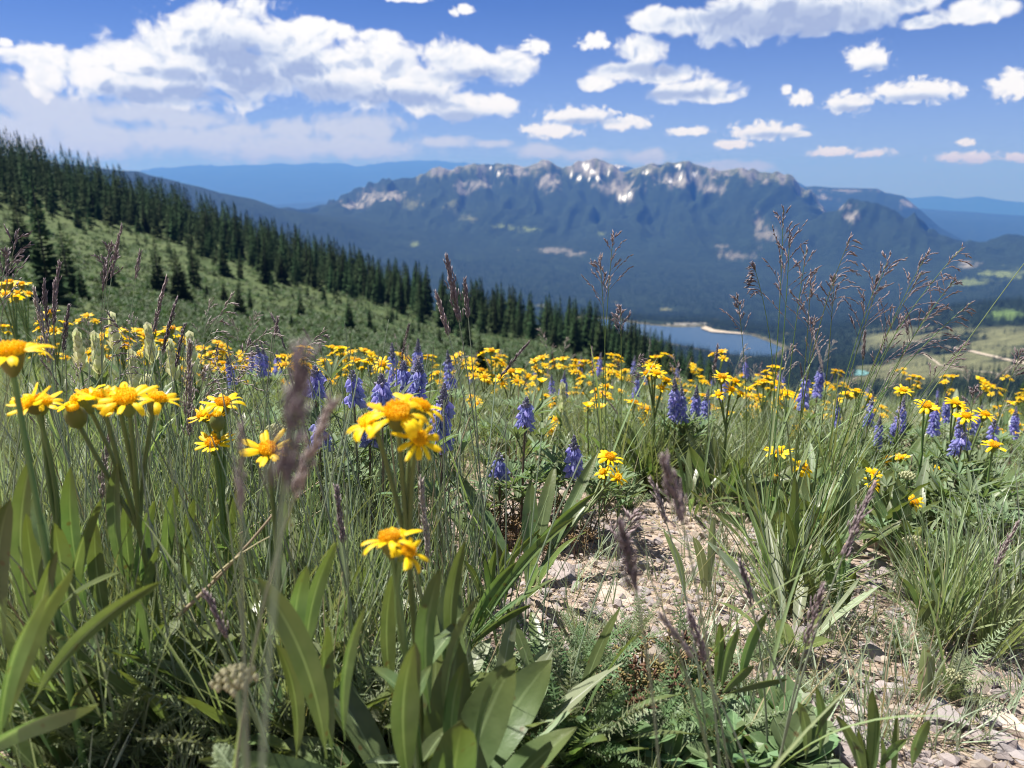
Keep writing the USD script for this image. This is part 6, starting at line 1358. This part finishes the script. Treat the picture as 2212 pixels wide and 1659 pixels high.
scatter('gravel', [(f'pebble', rock_mesh(200 + k, .6), SM[k % 3], False) for k in range(6)], P + np.stack([0 * sz, 0 * sz, 0.1 * sz], 1), rg.uniform(0, 6.283, len(P)), sz, rg.integers(0, 6, len(P)), 'small stone chips covering the bare soil', 'gravel', rg.normal(0, .3, (len(P), 2)))
P = spread(3600, rg, 2.6, lambda x, y, r: 0.4 + 0.5 * bareness(x, y))
def straw(seed):
    r = np.random.default_rng(seed); m = MB(); m.add(*tube(bezier([-.5, 0, 0], [0, r.uniform(-.2, .2), r.uniform(0, .1)], [.5, r.uniform(-.1, .1), 0], 5), 0.012, 3)); return m
ln_ = rg.uniform(0.012, 0.05, len(P))
scatter('dry_litter', [('straw', straw(k), 'grass_dry', True) for k in range(4)], P + [0, 0, 0.003], rg.uniform(0, 6.283, len(P)), ln_, rg.integers(0, 4, len(P)), 'dry straw and dead grass bits lying on the soil', 'litter', rg.normal(0, .12, (len(P), 2)))

# ------------------------------------------------------------------ the grass itself
def tuft(seed, n, h, w, spread_=0.5, bend=(-0.9, -0.1), nu=6):
    r = np.random.default_rng(seed); m = MB()
    for q in range(n):
        a = r.uniform(0, 6.283); rr = 0.012 * math.sqrt(r.uniform())
        m.add(*leaf([rr * math.cos(a * 2.3), rr * math.sin(a * 2.3), -0.005], a, 1.5 - spread_ * r.uniform(0, 1.1), h * r.uniform(0.45, 1.1), w * r.uniform(0.7, 1.3), r.uniform(*bend), 0.5, r.uniform(-1.2, 1.2), nu, 3, (0.12, 0.75)))
    return m
TU = [('tuft', tuft(1, 16, 0.15, 0.0028), 'grass_green', True), ('tuft', tuft(2, 14, 0.13, 0.0030, 0.7), 'grass_blue', True), ('tuft', tuft(3, 20, 0.10, 0.0020, 0.4), 'grass_green', True), ('tuft', tuft(4, 12, 0.17, 0.0026, 0.35), 'grass_blue', True), ('tuft', tuft(5, 9, 0.11, 0.0020, 0.8), 'grass_dry', True), ('tuft', tuft(6, 22, 0.07, 0.0024, 0.9), 'grass_blue', True)]
tp = np.array([.24, .22, .18, .14, .09, .13])
P = spread(5200, rg, 14, lambda x, y, r: (1 - np.clip(1.6 * bareness(x, y, 0.2), 0, 1)) ** 2 * np.clip(r / 1.5, 0.05, 1) ** 1.3 * np.clip(0.4 + 1.6 * (fbm2(x * 2.5, y * 2.5, 3, 91) - 0.3), 0.15, 1), rmin=0.42)
scatter('grass', TU, P, rg.uniform(0, 6.283, len(P)), rg.uniform(0.7, 1.25, len(P)) * np.clip(np.hypot(P[:, 0], P[:, 1]) / 1.0, 0.4, 1), rg.choice(6, len(P), p=tp), 'green and blue grey grass growing through the flower meadow', 'grass', rg.normal(0, .12, (len(P), 2)))
# dense clumps: under the tall stalks, behind the gravel, tussocks on the stones
CL = [(1640, 1880, 990, 1075, 120), (1380, 1680, 960, 1060, 80), (420, 700, 1080, 1240, 60), (1650, 1760, 1290, 1340, 14), (2020, 2230, 1290, 1420, 34), (2000, 2060, 1360, 1400, 8), (1240, 1420, 1010, 1070, 40), (0, 480, 960, 1200, 60), (600, 760, 1230, 1420, 12)]
Q = []
for x0, x1, y0, y1, n in CL:
    u, _ = on_ground(rg.uniform(x0, x1, n), rg.uniform(y0, y1, n)); Q.append(u)
Q = np.vstack(Q)
scatter('grass_clumps', [TU[0], TU[1], TU[3], ('tuft', tuft(9, 18, 0.16, 0.0026, 0.4, (-0.6, 0.0)), 'grass_green', True)], Q, rg.uniform(0, 6.283, len(Q)), rg.uniform(0.8, 1.3, len(Q)), rg.integers(0, 4, len(Q)), 'denser tussocks of grass round the gravel', 'grass', rg.normal(0, .15, (len(Q), 2)))
# thin blue grey blades standing over the near left, and sparse wisps on the stones
def blades_up(seed, n, h, w):
    r = np.random.default_rng(seed); m = MB()
    for q in range(n):
        a = r.uniform(0, 6.283); ln = h * r.uniform(.7, 1.1); e = np.array([ln * r.uniform(-.25, .25), ln * r.uniform(-.25, .25), ln]); b = np.array([.02 * r.normal(), .02 * r.normal(), -.01])
        m.add(*tube(bezier(b, b + e * [.4, .4, .5] + [.01 * r.normal(), 0, 0], b + e, 8), np.linspace(w, w * .5, 8), 4))
    return m
ST = [('stem', blades_up(61, 4, .27, .0010), 'grass_blue', True), ('stem', blades_up(62, 3, .22, .0009), 'grass_dry', True), ('stem', blades_up(63, 5, .24, .0009), 'grass_green', True)]
u1, _ = on_ground(rg.uniform(-60, 1080, 110), rg.uniform(1080, 1640, 110)); ix = rg.choice([0, 1, 2], 110, p=[.6, .15, .25])
scatter('grass_stems', ST, u1, rg.uniform(0, 6.283, 110), rg.uniform(.7, 1.1, 110), ix, 'thin upright blue green grass stems standing among the near leaves', 'grass', rg.normal(0, .14, (110, 2)))
def dry_stalk(label, a, b, da, db, r=.0016):
    A, B = at(a[0], a[1], da), at(b[0], b[1], db); p = thing('dry_stalk', label, 'dry stalk', A); m = MB(); e = B - A
    m.add(*tube(bezier([0, 0, 0], e * .5 + [0, 0, -.006], e, 9), np.linspace(r, r * .6, 9), 5)); s = m.build(p, 'stalk', 'grass_dry')
    t = MB(); t.add(*tube(bezier(e * .35, e * .45 + [.012, 0, .012], e * .5 + [.03, .005, .018], 6), np.linspace(r * .6, r * .2, 6), 4)); t.build(p, 'twig', 'grass_dry')
dry_stalk('long pale dry stalk lying slantwise across the near grass', (385, 1330), (592, 1108), .47, .52)
dry_stalk('dry reddish stalk leaning through the lupine leaves', (470, 1180), (690, 1040), .72, .80, .0012)
dry_stalk('second dry stalk leaning low under the lupine leaves', (500, 1210), (720, 1085), .70, .78, .0012)
WT = [('tuft', tuft(31, 9, 0.19, 0.0021, 0.30, (-0.45, 0.05)), 'grass_blue', True), ('tuft', tuft(32, 7, 0.22, 0.0019, 0.35, (-0.4, 0.1)), 'grass_green', True), ('tuft', tuft(33, 6, 0.16, 0.0016, 0.5, (-0.6, 0.1)), 'grass_dry', True), ('tuft', tuft(34, 10, 0.075, 0.0017, 0.7, (-0.5, 0.1)), 'grass_blue', True)]
u1, _ = on_ground(rg.uniform(-60, 1000, 420), np.concatenate([rg.uniform(1010, 1560, 260), rg.uniform(1250, 1659, 160)])); u2, _ = on_ground(rg.uniform(1150, 2230, 210), rg.uniform(1100, 1640, 210))
Q = np.vstack([u1, u2]); ix = np.concatenate([rg.choice([0, 1, 2], 420, p=[.52, .32, .16]), rg.choice([3, 2], 210, p=[.85, .15])])
scatter('grass_wisps', WT, Q, rg.uniform(0, 6.283, len(Q)), rg.uniform(0.7, 1.2, len(Q)) * np.where(ix == 2, 0.8, 1), ix, 'thin single grass blades between the leaves and on the stones', 'grass', rg.normal(0, .12, (len(Q), 2)))
# low herbs on the far slope: leafy bumps that roughen the hillside
def herb(seed, h=0.5):
    r = np.random.default_rng(seed); m = MB()
    for q in range(16):
        a = r.uniform(0, 6.283); m.add(*leaf([0.25 * r.normal(), 0.25 * r.normal(), 0], a, r.uniform(0.3, 1.3), h * r.uniform(.5, 1.1), h * .28, -0.7, .3, 0, 3, 3, (.5, .6)))
    return m
n = 26000; a = rg.uniform(-0.62, 0.30, n); r = np.exp(rg.uniform(math.log(9), math.log(190), n)); x, y = r * np.sin(a), r * np.cos(a)
P = np.stack([x, y, ground(x, y)], 1); s = np.clip(r / 65, 0.25, 1.1) * rg.uniform(.6, 1.2, n) * (0.5 + fbm2(x / 6, y / 6, 3, 95))
leafy('herb_green', (0.034, 0.066, 0.021), (0.068, 0.107, 0.041), 0.25, 0.6, scale=2, var=0.3)
scatter('meadow_herbs', [('herb', herb(k), 'herb_green', True) for k in range(3)], P - [0, 0, .05], rg.uniform(0, 6.283, n), s, rg.integers(0, 3, n), 'low green herbs and grass covering the hillside meadow', 'grass')
